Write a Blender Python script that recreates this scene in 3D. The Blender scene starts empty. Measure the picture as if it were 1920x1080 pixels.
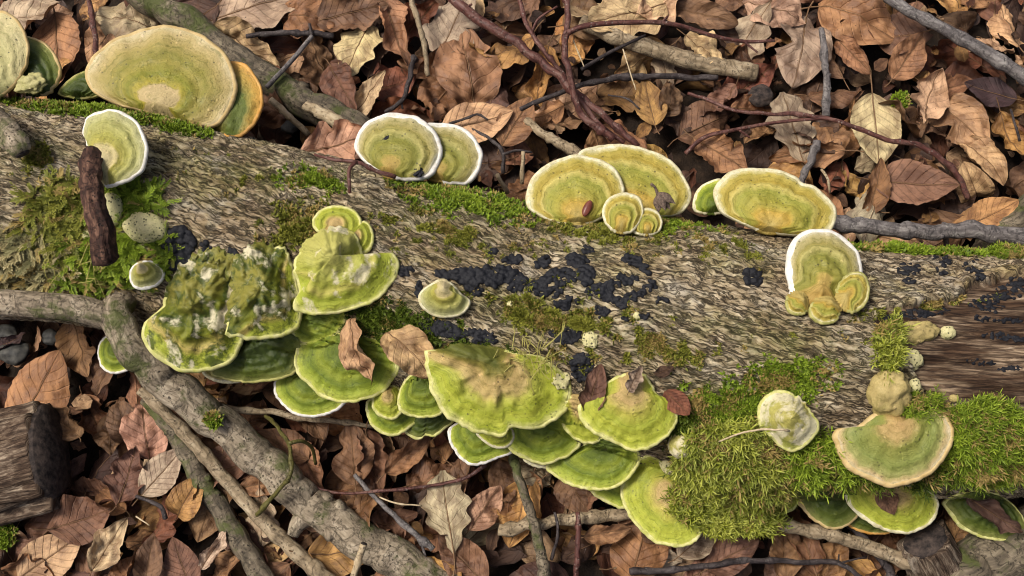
import bpy, math, random
import numpy as np
from mathutils import Vector, Matrix
from mathutils.bvhtree import BVHTree

random.seed(7)
rng = np.random.default_rng(11)
scene = bpy.context.scene
col = scene.collection

# ------------------------------------------------------------------ camera
TILT = math.radians(18.0)
HFOV = math.radians(50.0)
DIST = 1.03
TARGET = Vector((0.0, 0.0, 0.13))
FWD = Vector((0, math.sin(TILT), -math.cos(TILT)))
UPV = Vector((0, math.cos(TILT), math.sin(TILT)))
CAM = TARGET - FWD * DIST
cam_data = bpy.data.cameras.new("camera")
cam_data.sensor_width = 36.0
cam_data.lens = 18.0 / math.tan(HFOV / 2)
cam_data.clip_start = 0.01
cam_data.clip_end = 200.0
cam = bpy.data.objects.new("camera", cam_data)
cam.location = CAM
cam.rotation_euler = (TILT, 0, 0)
col.objects.link(cam)
scene.camera = cam

# ------------------------------------------------------------------ light
SUN_EL, SUN_AZ = math.radians(60), math.radians(-80)     # azimuth from +Y towards +X
world = bpy.data.worlds.new("World")
scene.world = world
world.use_nodes = True
wn = world.node_tree.nodes
wl = world.node_tree.links
sky = wn.new("ShaderNodeTexSky")
sky.sky_type = 'NISHITA'
sky.sun_disc = False
sky.sun_elevation = SUN_EL
sky.sun_rotation = SUN_AZ
sky.air_density = 0.7
sky.dust_density = 7.0
sky.ozone_density = 0.3
wl.new(sky.outputs[0], wn["Background"].inputs[0])
wn["Background"].inputs[1].default_value = 0.085
sun_data = bpy.data.lights.new("sun", 'SUN')
sun_data.energy = 2.3
sun_data.angle = math.radians(16)
sun_data.color = (1.0, 0.95, 0.87)
sun = bpy.data.objects.new("sun", sun_data)
sdir = Vector((math.sin(SUN_AZ) * math.cos(SUN_EL), math.cos(SUN_AZ) * math.cos(SUN_EL), math.sin(SUN_EL)))
sun.rotation_euler = sdir.to_track_quat('Z', 'Y').to_euler()
sun.location = (0, 0, 3)
col.objects.link(sun)

vs = scene.view_settings
vs.view_transform = 'Standard'
vs.look = 'None'
vs.gamma = 1.0
vs.exposure = 0.42
vs.use_curve_mapping = False
scene.cycles.use_denoising = True
scene.cycles.filter_width = 1.0
scene.cycles.max_bounces = 6
scene.cycles.diffuse_bounces = 3
scene.cycles.glossy_bounces = 2
scene.cycles.use_adaptive_sampling = False

# ------------------------------------------------------------------ pixel <-> world (photo pixels, 1920 x 1080)
KT = math.tan(HFOV / 2) / 960.0
C3 = np.array(CAM); F3 = np.array(FWD); U3 = np.array(UPV); R3 = np.array((1.0, 0, 0))

def ray(px, py):
    d = F3 + R3 * ((px - 960) * KT) + U3 * ((540 - py) * KT)
    return d / np.linalg.norm(d)

def at_z(px, py, z):
    d = ray(px, py)
    return C3 + d * ((z - C3[2]) / d[2])

def at_plane(px, py, p0, n):
    d = ray(px, py)
    return C3 + d * (np.dot(p0 - C3, n) / np.dot(d, n))

def proj(P):
    V = P - C3
    w = V @ F3
    return 960 + (V[..., 0] / w) / KT, 540 - ((V @ U3) / w) / KT

def mpp(P):                                     # metres per photo pixel at a point
    return float(np.dot(np.array(P) - C3, F3)) * KT

# ------------------------------------------------------------------ numpy noise
_perm = np.random.default_rng(3).permutation(256)
_perm = np.concatenate([_perm, _perm, _perm])
_g3 = np.random.default_rng(4).normal(size=(256, 3))
_g3 /= np.linalg.norm(_g3, axis=1)[:, None]

def perlin(x, y, z=0.0):
    x, y, z = np.broadcast_arrays(np.asarray(x, float), np.asarray(y, float), np.asarray(z, float))
    xi, yi, zi = np.floor(x).astype(int), np.floor(y).astype(int), np.floor(z).astype(int)
    xf, yf, zf = x - xi, y - yi, z - zi
    u, v, w = (t * t * t * (t * (t * 6 - 15) + 10) for t in (xf, yf, zf))
    out = 0
    for dx in (0, 1):
        for dy in (0, 1):
            for dz in (0, 1):
                h = _perm[_perm[_perm[(xi + dx) & 255] + ((yi + dy) & 255)] + ((zi + dz) & 255)]
                g = _g3[h]
                dot = g[..., 0] * (xf - dx) + g[..., 1] * (yf - dy) + g[..., 2] * (zf - dz)
                out = out + dot * (u if dx else 1 - u) * (v if dy else 1 - v) * (w if dz else 1 - w)
    return out * 1.6

def fbm(x, y, z=0.0, o=3):
    s, a = 0, 1.0
    for k in range(o):
        s = s + a * perlin(x * 2**k + 17.3 * k, y * 2**k + 5.1 * k, z * 2**k)
        a *= 0.5
    return s

def sstep(a, b, x):
    t = np.clip((x - a) / (b - a), 0, 1)
    return t * t * (3 - 2 * t)

# ------------------------------------------------------------------ object helpers
def new_mesh(name, verts, faces, mat=None, smooth=True, attrs=None):
    me = bpy.data.meshes.new(name)
    verts = np.asarray(verts, dtype=np.float32)
    faces = np.asarray(faces, dtype=np.int32)
    n, k = faces.shape
    me.vertices.add(len(verts))
    me.vertices.foreach_set("co", verts.ravel())
    me.loops.add(n * k)
    me.loops.foreach_set("vertex_index", faces.ravel())
    me.polygons.add(n)
    me.polygons.foreach_set("loop_start", np.arange(0, n * k, k, dtype=np.int32))
    me.polygons.foreach_set("use_smooth", np.full(n, smooth))
    for an, av in (attrs or {}).items():
        av = np.asarray(av, dtype=np.float32)
        if av.ndim == 1:
            a = me.attributes.new(an, 'FLOAT', 'POINT'); a.data.foreach_set("value", av)
        else:
            a = me.attributes.new(an, 'FLOAT_COLOR', 'POINT')
            if av.shape[1] == 3:
                av = np.hstack([av, np.ones((len(av), 1), np.float32)])
            a.data.foreach_set("color", av.ravel())
    me.update(calc_edges=True)
    if mat: me.materials.append(mat)
    return me

def link(name, me, parent=None, loc=None):
    o = bpy.data.objects.new(name, me)
    col.objects.link(o)
    if loc is not None: o.location = loc
    if parent is not None: o.parent = parent
    return o

def tag(o, label=None, cat=None, group=None, kind=None):
    if label: o["label"] = label
    if cat: o["category"] = cat
    if group: o["group"] = group
    if kind: o["kind"] = kind
    return o

def empty(name, loc):
    o = bpy.data.objects.new(name, None)
    o.empty_display_size = 0.01
    o.location = loc
    col.objects.link(o)
    return o

def grid_faces(nu, nv, wrap=False):
    i = np.arange(nu - 1)[:, None]; m = nv if wrap else nv - 1
    j = np.arange(m)[None, :]; j2 = (j + 1) % nv
    return np.stack([i * nv + j, (i + 1) * nv + j, (i + 1) * nv + j2, i * nv + j2], -1).reshape(-1, 4)

def spline(pts, n, closed=False):
    pts = np.asarray(pts, float)
    m = len(pts)
    P = []
    segs = m if closed else m - 1
    for i in range(segs):
        if closed:
            a, b, c, d = (pts[(i + k) % m] for k in (-1, 0, 1, 2))
        else:
            b, c = pts[i], pts[i + 1]
            a = pts[i - 1] if i else 2 * b - c
            d = pts[i + 2] if i + 2 < m else 2 * c - b
        t = np.linspace(0, 1, 24, endpoint=False)[:, None]
        P.append(0.5 * (2 * b + (c - a) * t + (2 * a - 5 * b + 4 * c - d) * t**2 + (3 * b - a - 3 * c + d) * t**3))
    P = np.concatenate(P + [pts[:1] if closed else pts[-1:]])
    L = np.concatenate([[0], np.cumsum(np.linalg.norm(np.diff(P[:, :2] if closed else P[:, :min(3, P.shape[1])], axis=0), axis=1))])
    s = np.linspace(0, L[-1], n + 1)[:-1] if closed else np.linspace(0, L[-1], n)
    return np.stack([np.interp(s, L, P[:, k]) for k in range(P.shape[1])], 1)

# ------------------------------------------------------------------ material helpers
class NT:
    def __init__(self, name, rough=0.7, spec=0.3):
        self.m = bpy.data.materials.new(name)
        self.m.use_nodes = True
        self.t = self.m.node_tree
        self.b = self.t.nodes["Principled BSDF"]
        self.b.inputs["Roughness"].default_value = rough
        self.b.inputs["Specular IOR Level"].default_value = spec
    def n(self, typ, **kw):
        nd = self.t.nodes.new(typ)
        for k, v in kw.items(): setattr(nd, k, v)
        return nd
    def put(self, sock, v):
        if hasattr(v, "is_output"): self.t.links.new(v, sock)
        elif isinstance(v, (tuple, list)) and len(v) == 3 and sock.type == 'RGBA': sock.default_value = (*v, 1)
        else: sock.default_value = v
    def attr(self, name, typ='GEOMETRY', out="Fac"):
        nd = self.n("ShaderNodeAttribute", attribute_name=name, attribute_type=typ)
        return nd.outputs[out]
    def coord(self):
        return self.n("ShaderNodeTexCoord").outputs["Object"]
    def math(self, op, a, b=0.0, clamp=False):
        nd = self.n("ShaderNodeMath", operation=op, use_clamp=clamp)
        self.put(nd.inputs[0], a); self.put(nd.inputs[1], b)
        return nd.outputs[0]
    def vmul(self, v, s):
        nd = self.n("ShaderNodeVectorMath", operation='MULTIPLY')
        self.put(nd.inputs[0], v); nd.inputs[1].default_value = s
        return nd.outputs[0]
    def vadd(self, v, s):
        nd = self.n("ShaderNodeVectorMath", operation='ADD')
        self.put(nd.inputs[0], v); self.put(nd.inputs[1], s)
        return nd.outputs[0]
    def comb(self, x, y, z):
        nd = self.n("ShaderNodeCombineXYZ")
        for k, q in enumerate((x, y, z)): self.put(nd.inputs[k], q)
        return nd.outputs[0]
    def noise(self, vec, scale, detail=3.0, rough=0.55, dist=0.0):
        nd = self.n("ShaderNodeTexNoise")
        self.put(nd.inputs["Vector"], vec)
        nd.inputs["Scale"].default_value = scale; nd.inputs["Detail"].default_value = detail
        nd.inputs["Roughness"].default_value = rough; nd.inputs["Distortion"].default_value = dist
        return nd.outputs["Fac"]
    def voro(self, vec, scale, feature='F1', rand=1.0):
        nd = self.n("ShaderNodeTexVoronoi", feature=feature)
        self.put(nd.inputs["Vector"], vec)
        nd.inputs["Scale"].default_value = scale
        nd.inputs["Randomness"].default_value = rand
        return nd.outputs["Distance"]
    def map(self, v, a, b, c=0.0, d=1.0):
        nd = self.n("ShaderNodeMapRange", interpolation_type='SMOOTHSTEP')
        self.put(nd.inputs[0], v)
        for k, q in enumerate((a, b, c, d)): nd.inputs[k + 1].default_value = q
        return nd.outputs[0]
    def ramp(self, v, stops):
        nd = self.n("ShaderNodeValToRGB")
        cr = nd.color_ramp
        while len(cr.elements) < len(stops): cr.elements.new(0.5)
        for e, (p, c) in zip(cr.elements, stops):
            e.position = p; e.color = (*c, 1)
        self.put(nd.inputs[0], v)
        return nd.outputs[0]
    def mix(self, f, a, b, mode='MIX'):
        nd = self.n("ShaderNodeMix", data_type='RGBA', blend_type=mode)
        self.put(nd.inputs[0], f); self.put(nd.inputs[6], a); self.put(nd.inputs[7], b)
        return nd.outputs[2]
    def bump(self, h, strength=0.5, dist=0.001):
        nd = self.n("ShaderNodeBump")
        nd.inputs["Strength"].default_value = strength; nd.inputs["Distance"].default_value = dist
        self.t.links.new(h, nd.inputs["Height"])
        self.t.links.new(nd.outputs[0], self.b.inputs["Normal"])
    def done(self, colour, rough=None):
        self.put(self.b.inputs["Base Color"], colour)
        if rough is not None: self.put(self.b.inputs["Roughness"], rough)
        return self.m
    def grey(self, f):
        nd = self.n("ShaderNodeCombineColor")
        for k in range(3): self.put(nd.inputs[k], f)
        return nd.outputs[0]

# ------------------------------------------------------------------ materials
def mat_soil():
    k = NT("dark_soil", 0.9, 0.2)
    c = k.coord()
    a = k.noise(c, 60, 6, 0.65); b = k.noise(c, 400, 3)
    cl = k.ramp(a, [(0.3, (0.008, 0.006, 0.005)), (0.55, (0.028, 0.018, 0.012)), (0.75, (0.06, 0.038, 0.024))])
    k.bump(k.math('ADD', a, k.math('MULTIPLY', b, 0.4)), 0.9, 0.004)
    return k.done(cl)

def mat_bark(name="log_bark"):
    k = NT(name, 0.82, 0.25)
    u, v = k.attr("u"), k.attr("v")                       # metres along the log and round it
    warp = k.noise(k.comb(u, v, 0.0), 30, 3)
    vv = k.math('ADD', k.math('ADD', v, k.math('MULTIPLY', u, 0.16)), k.math('MULTIPLY', warp, 0.016))
    vv = k.math('ADD', vv, k.math('MULTIPLY', k.noise(k.comb(u, v, 5.0), 110, 2), 0.004))
    f1 = k.noise(k.comb(k.math('MULTIPLY', u, 0.24), vv, 0.0), 250, 5, 0.66, 0.6)
    f3 = k.noise(k.comb(k.math('MULTIPLY', u, 0.24), vv, 11.0), 210, 4, 0.62, 0.35)
    f2 = k.noise(k.comb(u, v, 3.0), 800, 3, 0.65)
    big = k.noise(k.comb(u, v, 7.0), 9, 4, 0.6)
    crack = k.map(k.math('ABSOLUTE', k.math('SUBTRACT', f3, 0.5)), 0.006, 0.05, 1, 0)
    cl = k.ramp(f1, [(0.30, (0.085, 0.062, 0.036)), (0.43, (0.22, 0.168, 0.100)), (0.53, (0.46, 0.37, 0.24)), (0.66, (0.70, 0.60, 0.43))])
    cl = k.mix(k.math('MULTIPLY', crack, 0.85), cl, (0.030, 0.021, 0.014))
    cl = k.mix(k.map(big, 0.44, 0.64, 0, 0.55), cl, k.mix(1.0, cl, (0.62, 0.50, 0.40), 'MULTIPLY'))
    cl = k.mix(k.map(f2, 0.60, 0.78, 0, 0.6), cl, (0.045, 0.034, 0.024))
    film = k.noise(k.comb(u, v, 33.0), 16, 5, 0.65)
    cl = k.mix(k.map(film, 0.46, 0.66, 0, 0.55), cl, k.mix(1.0, cl, (0.74, 0.80, 0.38), 'MULTIPLY'))
    lich = k.noise(k.comb(k.math('MULTIPLY', u, .6), vv, 21.0), 30, 6, 0.7)
    cl = k.mix(k.math('MULTIPLY', k.map(lich, 0.52, 0.66, 0, 0.7), k.map(crack, 0, 1, 1, .2)), cl, (0.56, 0.50, 0.39))
    # green algae film on the mossy parts
    alg = k.noise(k.comb(u, v, 40.0), 55, 5, 0.7)
    g = k.math('MULTIPLY', k.attr("moss"), k.map(alg, 0.36, 0.62), True)
    cl = k.mix(k.math('MULTIPLY', g, 0.75), cl, k.ramp(f1, [(0.3, (0.02, 0.03, 0.006)), (0.7, (0.17, 0.19, 0.035))]))
    # bare wood, grain along the log
    w1 = k.noise(k.comb(k.math('MULTIPLY', u, 0.09), v, 0.0), 420, 5, 0.65, 0.8)
    w2 = k.noise(k.comb(k.math('MULTIPLY', u, 0.2), v, 9.0), 45, 5, 0.6, 0.4)
    wood = k.ramp(w1, [(0.30, (0.026, 0.017, 0.012)), (0.45, (0.13, 0.086, 0.055)), (0.58, (0.34, 0.245, 0.155)), (0.72, (0.58, 0.47, 0.34))])
    wood = k.mix(k.map(w2, 0.42, 0.56, 0, 0.95), wood, k.mix(1.0, wood, (0.22, 0.16, 0.13), 'MULTIPLY'))
    wf = k.attr("wood")
    cl = k.mix(wf, cl, wood)
    h = k.math('ADD', k.math('ADD', k.math('MULTIPLY', f1, 1.2), k.math('MULTIPLY', crack, -0.55)), k.math('MULTIPLY', f2, 0.5))
    nd = k.n("ShaderNodeMix", data_type='FLOAT')
    k.put(nd.inputs[0], wf); k.put(nd.inputs[2], h); k.put(nd.inputs[3], w1)
    k.bump(nd.outputs[0], 1.0, 0.0030)
    return k.done(cl)

def mat_twig(name, dark, mid, light, spot=(0.04, 0.03, 0.02), spots=0.5, rough=0.7, moss=0.0):
    k = NT(name, rough, 0.3)
    u, v = k.attr("u"), k.attr("v")
    c = k.coord()
    st = k.noise(k.comb(k.math('MULTIPLY', u, 0.35), v, 0.0), 230, 4, 0.6, 0.3)
    bl = k.noise(c, 45, 5, 0.65)
    cl = k.ramp(k.math('ADD', k.math('MULTIPLY', st, 0.55), k.math('MULTIPLY', bl, 0.45)),
                [(0.34, dark), (0.5, mid), (0.66, light)])
    cr = k.map(k.math('ABSOLUTE', k.math('SUBTRACT', k.noise(k.comb(k.math('MULTIPLY', u, 1.0), k.math('MULTIPLY', v, .6), 4.0), 120, 4, .6, .6), .5)), 0.004, 0.022, 1, 0)
    cl = k.mix(k.math('MULTIPLY', cr, 0.55), cl, dark)
    vo = k.voro(c, 260)
    msk = k.math('MULTIPLY', k.map(vo, 0.18, 0.32, 1, 0), k.map(k.noise(c, 90, 2), 0.45, 0.6), True)
    cl = k.mix(k.math('MULTIPLY', msk, spots), cl, spot)
    if moss:
        cl = k.mix(k.map(k.noise(c, 30, 5, 0.7), 0.62 - moss * 0.25, 0.75 - moss * 0.2, 0, 0.9), cl, (0.07, 0.085, 0.02))
    k.bump(k.math('ADD', k.math('ADD', st, k.math('MULTIPLY', cr, -0.5)), k.math('MULTIPLY', msk, -0.4)), 0.9, 0.0016)
    return k.done(cl)

def mat_leaf(name, stuff=False):
    k = NT(name, 0.5, 0.38)
    c = k.coord()
    u, v = k.attr("u"), k.attr("v")
    if stuff:
        base = k.attr("tint", out="Color")
        rnd = k.attr("seed")
    else:
        oi = k.n("ShaderNodeObjectInfo")
        base = oi.outputs["Color"]; rnd = oi.outputs["Random"]
    av = k.math('ABSOLUTE', v)
    off = k.math('MULTIPLY', rnd, 40.0)
    p = k.comb(k.math('ADD', u, off), k.math('MULTIPLY', v, 0.5), off)
    m1 = k.noise(p, 3.2, 5, 0.65, 0.4)
    m2 = k.noise(p, 16, 5, 0.7)
    fine = k.noise(p, 70, 3, 0.6)
    # side veins run forward from the midrib
    t = k.math('ADD', k.math('MULTIPLY', u, 9.0), k.math('MULTIPLY', av, -2.1))
    t = k.math('ADD', t, k.math('MULTIPLY', m1, 0.35))
    d = k.math('ABSOLUTE', k.math('SUBTRACT', k.math('FRACT', t), 0.5))
    vein = k.map(d, 0.0, 0.085, 1, 0)
    mid = k.map(av, 0.02, 0.055, 1, 0)
    vein = k.math('MAXIMUM', k.math('MULTIPLY', vein, 0.7), mid)
    cl = k.mix(k.map(m1, 0.36, 0.66), k.mix(1.0, base, (0.50, 0.42, 0.38), 'MULTIPLY'), k.mix(1.0, base, (1.25, 1.2, 1.15), 'MULTIPLY'))
    cl = k.mix(k.map(m2, 0.55, 0.72, 0, 0.55), cl, k.mix(1.0, cl, (0.45, 0.36, 0.32), 'MULTIPLY'))
    sign = k.map(k.math('FRACT', k.math('MULTIPLY', rnd, 7.13)), 0.4, 0.6)
    vcol = k.mix(sign, k.mix(1.0, cl, (0.38, 0.33, 0.30), 'MULTIPLY'), k.mix(1.0, cl, (1.35, 1.3, 1.25), 'MULTIPLY'))
    cl = k.mix(k.math('MULTIPLY', vein, 0.40), cl, vcol)
    sp = k.voro(p, 11)
    spm = k.math('MULTIPLY', k.map(sp, 0.05, 0.13, 1, 0), k.map(m2, 0.42, 0.5), True)
    cl = k.mix(k.math('MULTIPLY', spm, 0.85), cl, (0.016, 0.010, 0.008))
    bf = k.n("ShaderNodeNewGeometry").outputs["Backfacing"]
    cl = k.mix(k.math('MULTIPLY', bf, 0.35), cl, k.mix(1.0, cl, (1.25, 1.25, 1.3), 'MULTIPLY'))
    k.bump(k.math('ADD', k.math('ADD', k.math('MULTIPLY', vein, -0.7), k.math('MULTIPLY', m2, 1.0)), k.math('MULTIPLY', fine, 0.35)), 0.75, 0.0016)
    return k.done(cl, k.map(m1, 0.3, 0.7, 0.36, 0.72))

def mat_plain(name, a, b, scale=120, rough=0.7, bump=0.4, spec=0.3):
    k = NT(name, rough, spec)
    c = k.coord()
    n = k.noise(c, scale, 5, 0.65)
    k.bump(n, bump, 0.0012)
    return k.done(k.ramp(n, [(0.35, a), (0.65, b)]))

def mat_moss(name, dark, mid, tip, straw=0.15):
    k = NT(name, 0.62, 0.25)
    t, h = k.attr("tint"), k.attr("tip")
    cl = k.ramp(h, [(0.0, dark), (0.55, mid), (1.0, tip)])
    cl = k.mix(k.map(t, 0.0, 1.0, 0.0, 0.8), cl, k.mix(1.0, cl, (0.30, 0.38, 0.30), 'MULTIPLY'))
    cl = k.mix(k.map(t, 1.0 - straw, 1.0 - straw + 0.02), cl, (0.30, 0.22, 0.07))
    k.b.inputs["Subsurface Weight"].default_value = 0.0
    return k.done(cl)

def mat_fungus(name, stops, algae=0.3, alg_col=(0.05, 0.09, 0.012), speck=0.5, wet=0.0, contrast=0.5, white=0.0, dim=0.78, pits=0.0):
    stops = [(p, tuple(q * dim for q in cc)) for p, cc in stops]
    k = NT(name, 0.62 - 0.25 * wet, 0.35)
    c = k.coord()
    rho, ca, sa = k.attr("rho"), k.attr("ca"), k.attr("sa")
    w = k.noise(c, 38, 4, 0.6)
    w2 = k.noise(c, 160, 4, 0.65)
    r = k.math('ADD', rho, k.math('MULTIPLY', k.math('SUBTRACT', w, 0.5), 0.24))
    r = k.math('ADD', r, k.math('MULTIPLY', k.math('SUBTRACT', w2, 0.5), 0.09))
    cl = k.ramp(r, stops)
    # growth bands: fine concentric lines that vary slowly round the cap
    bands = k.noise(k.comb(k.math('MULTIPLY', r, 20.0), k.math('MULTIPLY', ca, 1.6), k.math('MULTIPLY', sa, 1.6)), 1.6, 4, 0.72)
    fib = k.noise(k.comb(k.math('MULTIPLY', k.attr("dx"), 11.0), k.math('MULTIPLY', k.attr("dy"), 11.0), k.math('MULTIPLY', rho, 2.2)), 1.5, 5, 0.65)
    cl = k.mix(k.map(fib, 0.50, 0.70, 0, 0.38), cl, k.mix(1.0, cl, (0.60, 0.58, 0.50), 'MULTIPLY'))
    cl = k.mix(k.map(fib, 0.30, 0.46, 0.30, 0), cl, k.mix(1.0, cl, (1.25, 1.2, 1.2), 'MULTIPLY'))
    cl = k.mix(k.map(bands, 0.50, 0.66, 0, contrast), cl, k.mix(1.0, cl, (0.50, 0.56, 0.36), 'MULTIPLY'))
    cl = k.mix(k.map(bands, 0.30, 0.44, contrast * 0.9, 0), cl, k.mix(1.0, cl, (1.38, 1.30, 1.5), 'MULTIPLY'))
    am = k.noise(c, 60, 6, 0.72, 0.5)
    cl = k.mix(k.math('MULTIPLY', k.map(am, 0.62 - algae * 0.3, 0.72 - algae * 0.22), 0.85 * min(1, algae * 1.6)), cl, alg_col)
    pale = k.noise(c, 130, 5, 0.7)
    cl = k.mix(k.map(pale, 0.60, 0.74, 0, 0.6), cl, k.mix(1.0, cl, (1.7, 1.6, 1.8), 'MULTIPLY'))
    if white:
        wm = k.noise(c, 55, 4, 0.6, 0.3)
        cl = k.mix(k.map(wm, 0.54 - white * 0.2, 0.66 - white * 0.2, 0, .85), cl, (0.66, 0.60, 0.40))
    if pits:
        cl = k.mix(k.map(k.voro(c, 330), 0.20, 0.34, pits, 0), cl, (0.035, 0.04, 0.012))
    wv = k.voro(c, 120)
    wart = k.math('MULTIPLY', k.map(wv, 0.10, 0.24, 1, 0), k.map(k.noise(c, 34, 3), 0.50, 0.60), True)
    cl = k.mix(k.math('MULTIPLY', wart, 0.55), cl, k.mix(1.0, cl, (1.7, 1.6, 2.0), 'MULTIPLY'))
    sp = k.voro(c, 210)
    sm = k.math('MULTIPLY', k.map(sp, 0.14, 0.26, 1, 0), k.map(k.noise(c, 70, 3), 0.50, 0.60), True)
    cl = k.mix(k.math('MULTIPLY', sm, speck), cl, (0.025, 0.02, 0.012))
    fine = k.noise(c, 420, 4, 0.7)
    cl = k.mix(k.map(fine, 0.54, 0.70, 0, 0.45), cl, k.mix(1.0, cl, (0.52, 0.52, 0.42), 'MULTIPLY'))
    cl = k.mix(k.map(fine, 0.30, 0.44, 0.35, 0), cl, k.mix(1.0, cl, (1.35, 1.3, 1.35), 'MULTIPLY'))
    h = k.math('ADD', k.math('ADD', k.math('MULTIPLY', bands, 0.8), k.math('MULTIPLY', wart, 0.6)), k.math('ADD', k.math('MULTIPLY', w2, 0.9), k.math('MULTIPLY', fine, 0.6)))
    k.bump(h, 0.6, 0.0014)
    return k.done(cl, k.map(am, 0.4, 0.7, 0.66 - 0.2 * wet, 0.42 - 0.22 * wet))

M = {}
M['soil'] = mat_soil()
M['bark'] = mat_bark()
M['leaf'] = mat_leaf("leaf_litter")
M['leaf_stuff'] = mat_leaf("leaf_litter_mass", True)
M['midrib'] = mat_plain("leaf_midrib", (0.10, 0.055, 0.028), (0.24, 0.14, 0.07))
M['twig_red'] = mat_twig("red_brown_twig", (0.030, 0.012, 0.010), (0.105, 0.040, 0.032), (0.20, 0.115, 0.09), (0.30, 0.26, 0.22), 0.5, 0.5)
M['twig_tan'] = mat_twig("tan_twig", (0.10, 0.075, 0.045), (0.27, 0.205, 0.125), (0.44, 0.36, 0.24), (0.05, 0.035, 0.022), 0.7)
M['twig_pale'] = mat_twig("peeled_pale_twig", (0.22, 0.16, 0.09), (0.40, 0.31, 0.19), (0.55, 0.46, 0.31), (0.08, 0.055, 0.03), 0.5)
M['twig_grey'] = mat_twig("grey_twig", (0.040, 0.036, 0.036), (0.135, 0.12, 0.115), (0.29, 0.27, 0.25), (0.36, 0.34, 0.30), 0.5)
M['twig_dark'] = mat_twig("dark_twig", (0.014, 0.011, 0.012), (0.045, 0.035, 0.034), (0.11, 0.095, 0.09), (0.2, 0.19, 0.18), 0.3)
M['branch'] = mat_twig("branch_bark", (0.055, 0.043, 0.029), (0.26, 0.21, 0.145), (0.46, 0.39, 0.285), (0.03, 0.022, 0.014), 0.8, 0.82, 0.5)
M['branch_dark'] = mat_twig("mossy_branch_bark", (0.040, 0.034, 0.024), (0.125, 0.10, 0.068), (0.27, 0.225, 0.155), (0.018, 0.014, 0.01), 0.8, 0.8, 0.6)
M['rot'] = mat_twig("rotten_wood", (0.010, 0.006, 0.005), (0.055, 0.026, 0.018), (0.22, 0.12, 0.078), (0.012, 0.008, 0.007), 0.8, 0.85)
M['chunk'] = mat_twig("old_split_wood", (0.035, 0.026, 0.020), (0.155, 0.115, 0.085), (0.40, 0.33, 0.25), (0.014, 0.010, 0.008), 0.8, 0.85)
def mat_grain(name, dark, mid, light):
    k = NT(name, 0.85, 0.2)
    u, v, c = k.attr("u"), k.attr("v"), k.coord()
    g = k.noise(k.comb(k.math('MULTIPLY', u, 0.10), v, 0.0), 420, 5, 0.68, 0.5)
    p = k.noise(k.comb(k.math('MULTIPLY', u, 0.5), v, 6.0), 38, 5, 0.65)
    cl = k.ramp(g, [(0.32, dark), (0.48, mid), (0.64, light)])
    cl = k.mix(k.map(p, 0.44, 0.60, 0.85, 0), cl, k.mix(1.0, cl, (0.34, 0.28, 0.25), 'MULTIPLY'))
    cl = k.mix(k.map(p, 0.58, 0.70, 0, 0.6), cl, (0.46, 0.40, 0.31))
    k.bump(g, 1.0, 0.003)
    return k.done(cl)
M['chunk'] = mat_grain("old_split_wood", (0.020, 0.014, 0.010), (0.14, 0.098, 0.068), (0.40, 0.32, 0.23))
M['cut'] = mat_plain("weathered_cut_end", (0.010, 0.008, 0.008), (0.075, 0.055, 0.045), 150, 0.85, 0.9)
M['vine'] = mat_twig("green_bramble", (0.04, 0.035, 0.008), (0.105, 0.095, 0.025), (0.18, 0.155, 0.05), (0.05, 0.03, 0.01), 0.4, 0.5)
M['straw'] = mat_plain("dry_stalk", (0.36, 0.27, 0.15), (0.58, 0.48, 0.32), 300)
M['crust'] = mat_plain("black_crust_fungus", (0.006, 0.0065, 0.009), (0.016, 0.017, 0.022), 900, 0.6, 0.6, 0.25)
M['stone'] = mat_plain("dark_pebble", (0.020, 0.021, 0.020), (0.075, 0.072, 0.062), 160, 0.6, 0.3)
M['pore'] = mat_plain("fungus_pore_surface", (0.42, 0.37, 0.24), (0.60, 0.54, 0.38), 900, 0.8, 0.8)
M['rim_white'] = mat_plain("white_rim", (0.62, 0.59, 0.50), (0.80, 0.78, 0.72), 300, 0.75, 0.3)
M['rim_cream'] = mat_plain("cream_rim", (0.48, 0.43, 0.22), (0.72, 0.68, 0.48), 260, 0.7, 0.3)
M['rim_lime'] = mat_plain("lime_rim", (0.42, 0.43, 0.10), (0.64, 0.61, 0.28), 160, 0.65, 0.3)
M['rim_orange'] = mat_plain("orange_rim", (0.55, 0.26, 0.045), (0.68, 0.42, 0.14), 120, 0.65, 0.3)
M['rim_tan'] = mat_plain("tan_rim", (0.44, 0.31, 0.12), (0.58, 0.45, 0.22), 120, 0.65, 0.3)
M['rim_olive'] = mat_plain("olive_rim", (0.25, 0.25, 0.06), (0.46, 0.42, 0.16), 160, 0.65, 0.3)
M['f_tan'] = mat_fungus("bracket_tan", [(0, (.66, .52, .25)), (.24, (.68, .53, .25)), (.29, (.50, .42, .05)), (.40, (.30, .30, .03)), (.54, (.44, .38, .08)), (.60, (.34, .31, .05)), (.78, (.52, .42, .13)), (.90, (.66, .52, .22)), (1, (.84, .72, .42))], .12, speck=.6, contrast=.65, dim=.66)
M['f_orange'] = mat_fungus("bracket_orange", [(0, (.30, .26, .06)), (.3, (.13, .17, .03)), (.62, (.15, .19, .035)), (.74, (.46, .36, .08)), (.9, (.66, .38, .07)), (1, (.68, .36, .07))], .2, speck=.4)
M['f_pale'] = mat_fungus("bracket_pale", [(0, (.46, .46, .20)), (.5, (.55, .51, .22)), (.85, (.62, .55, .27)), (1, (.70, .60, .30))], .15, (.16, .2, .07), speck=.8)
M['f_limewhite'] = mat_fungus("bracket_lime_white", [(0, (.66, .56, .31)), (.34, (.64, .54, .24)), (.40, (.46, .41, .08)), (.55, (.44, .42, .09)), (.8, (.47, .46, .16)), (1, (.62, .60, .32))], .06, (.2, .24, .03), speck=.3)
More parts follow.
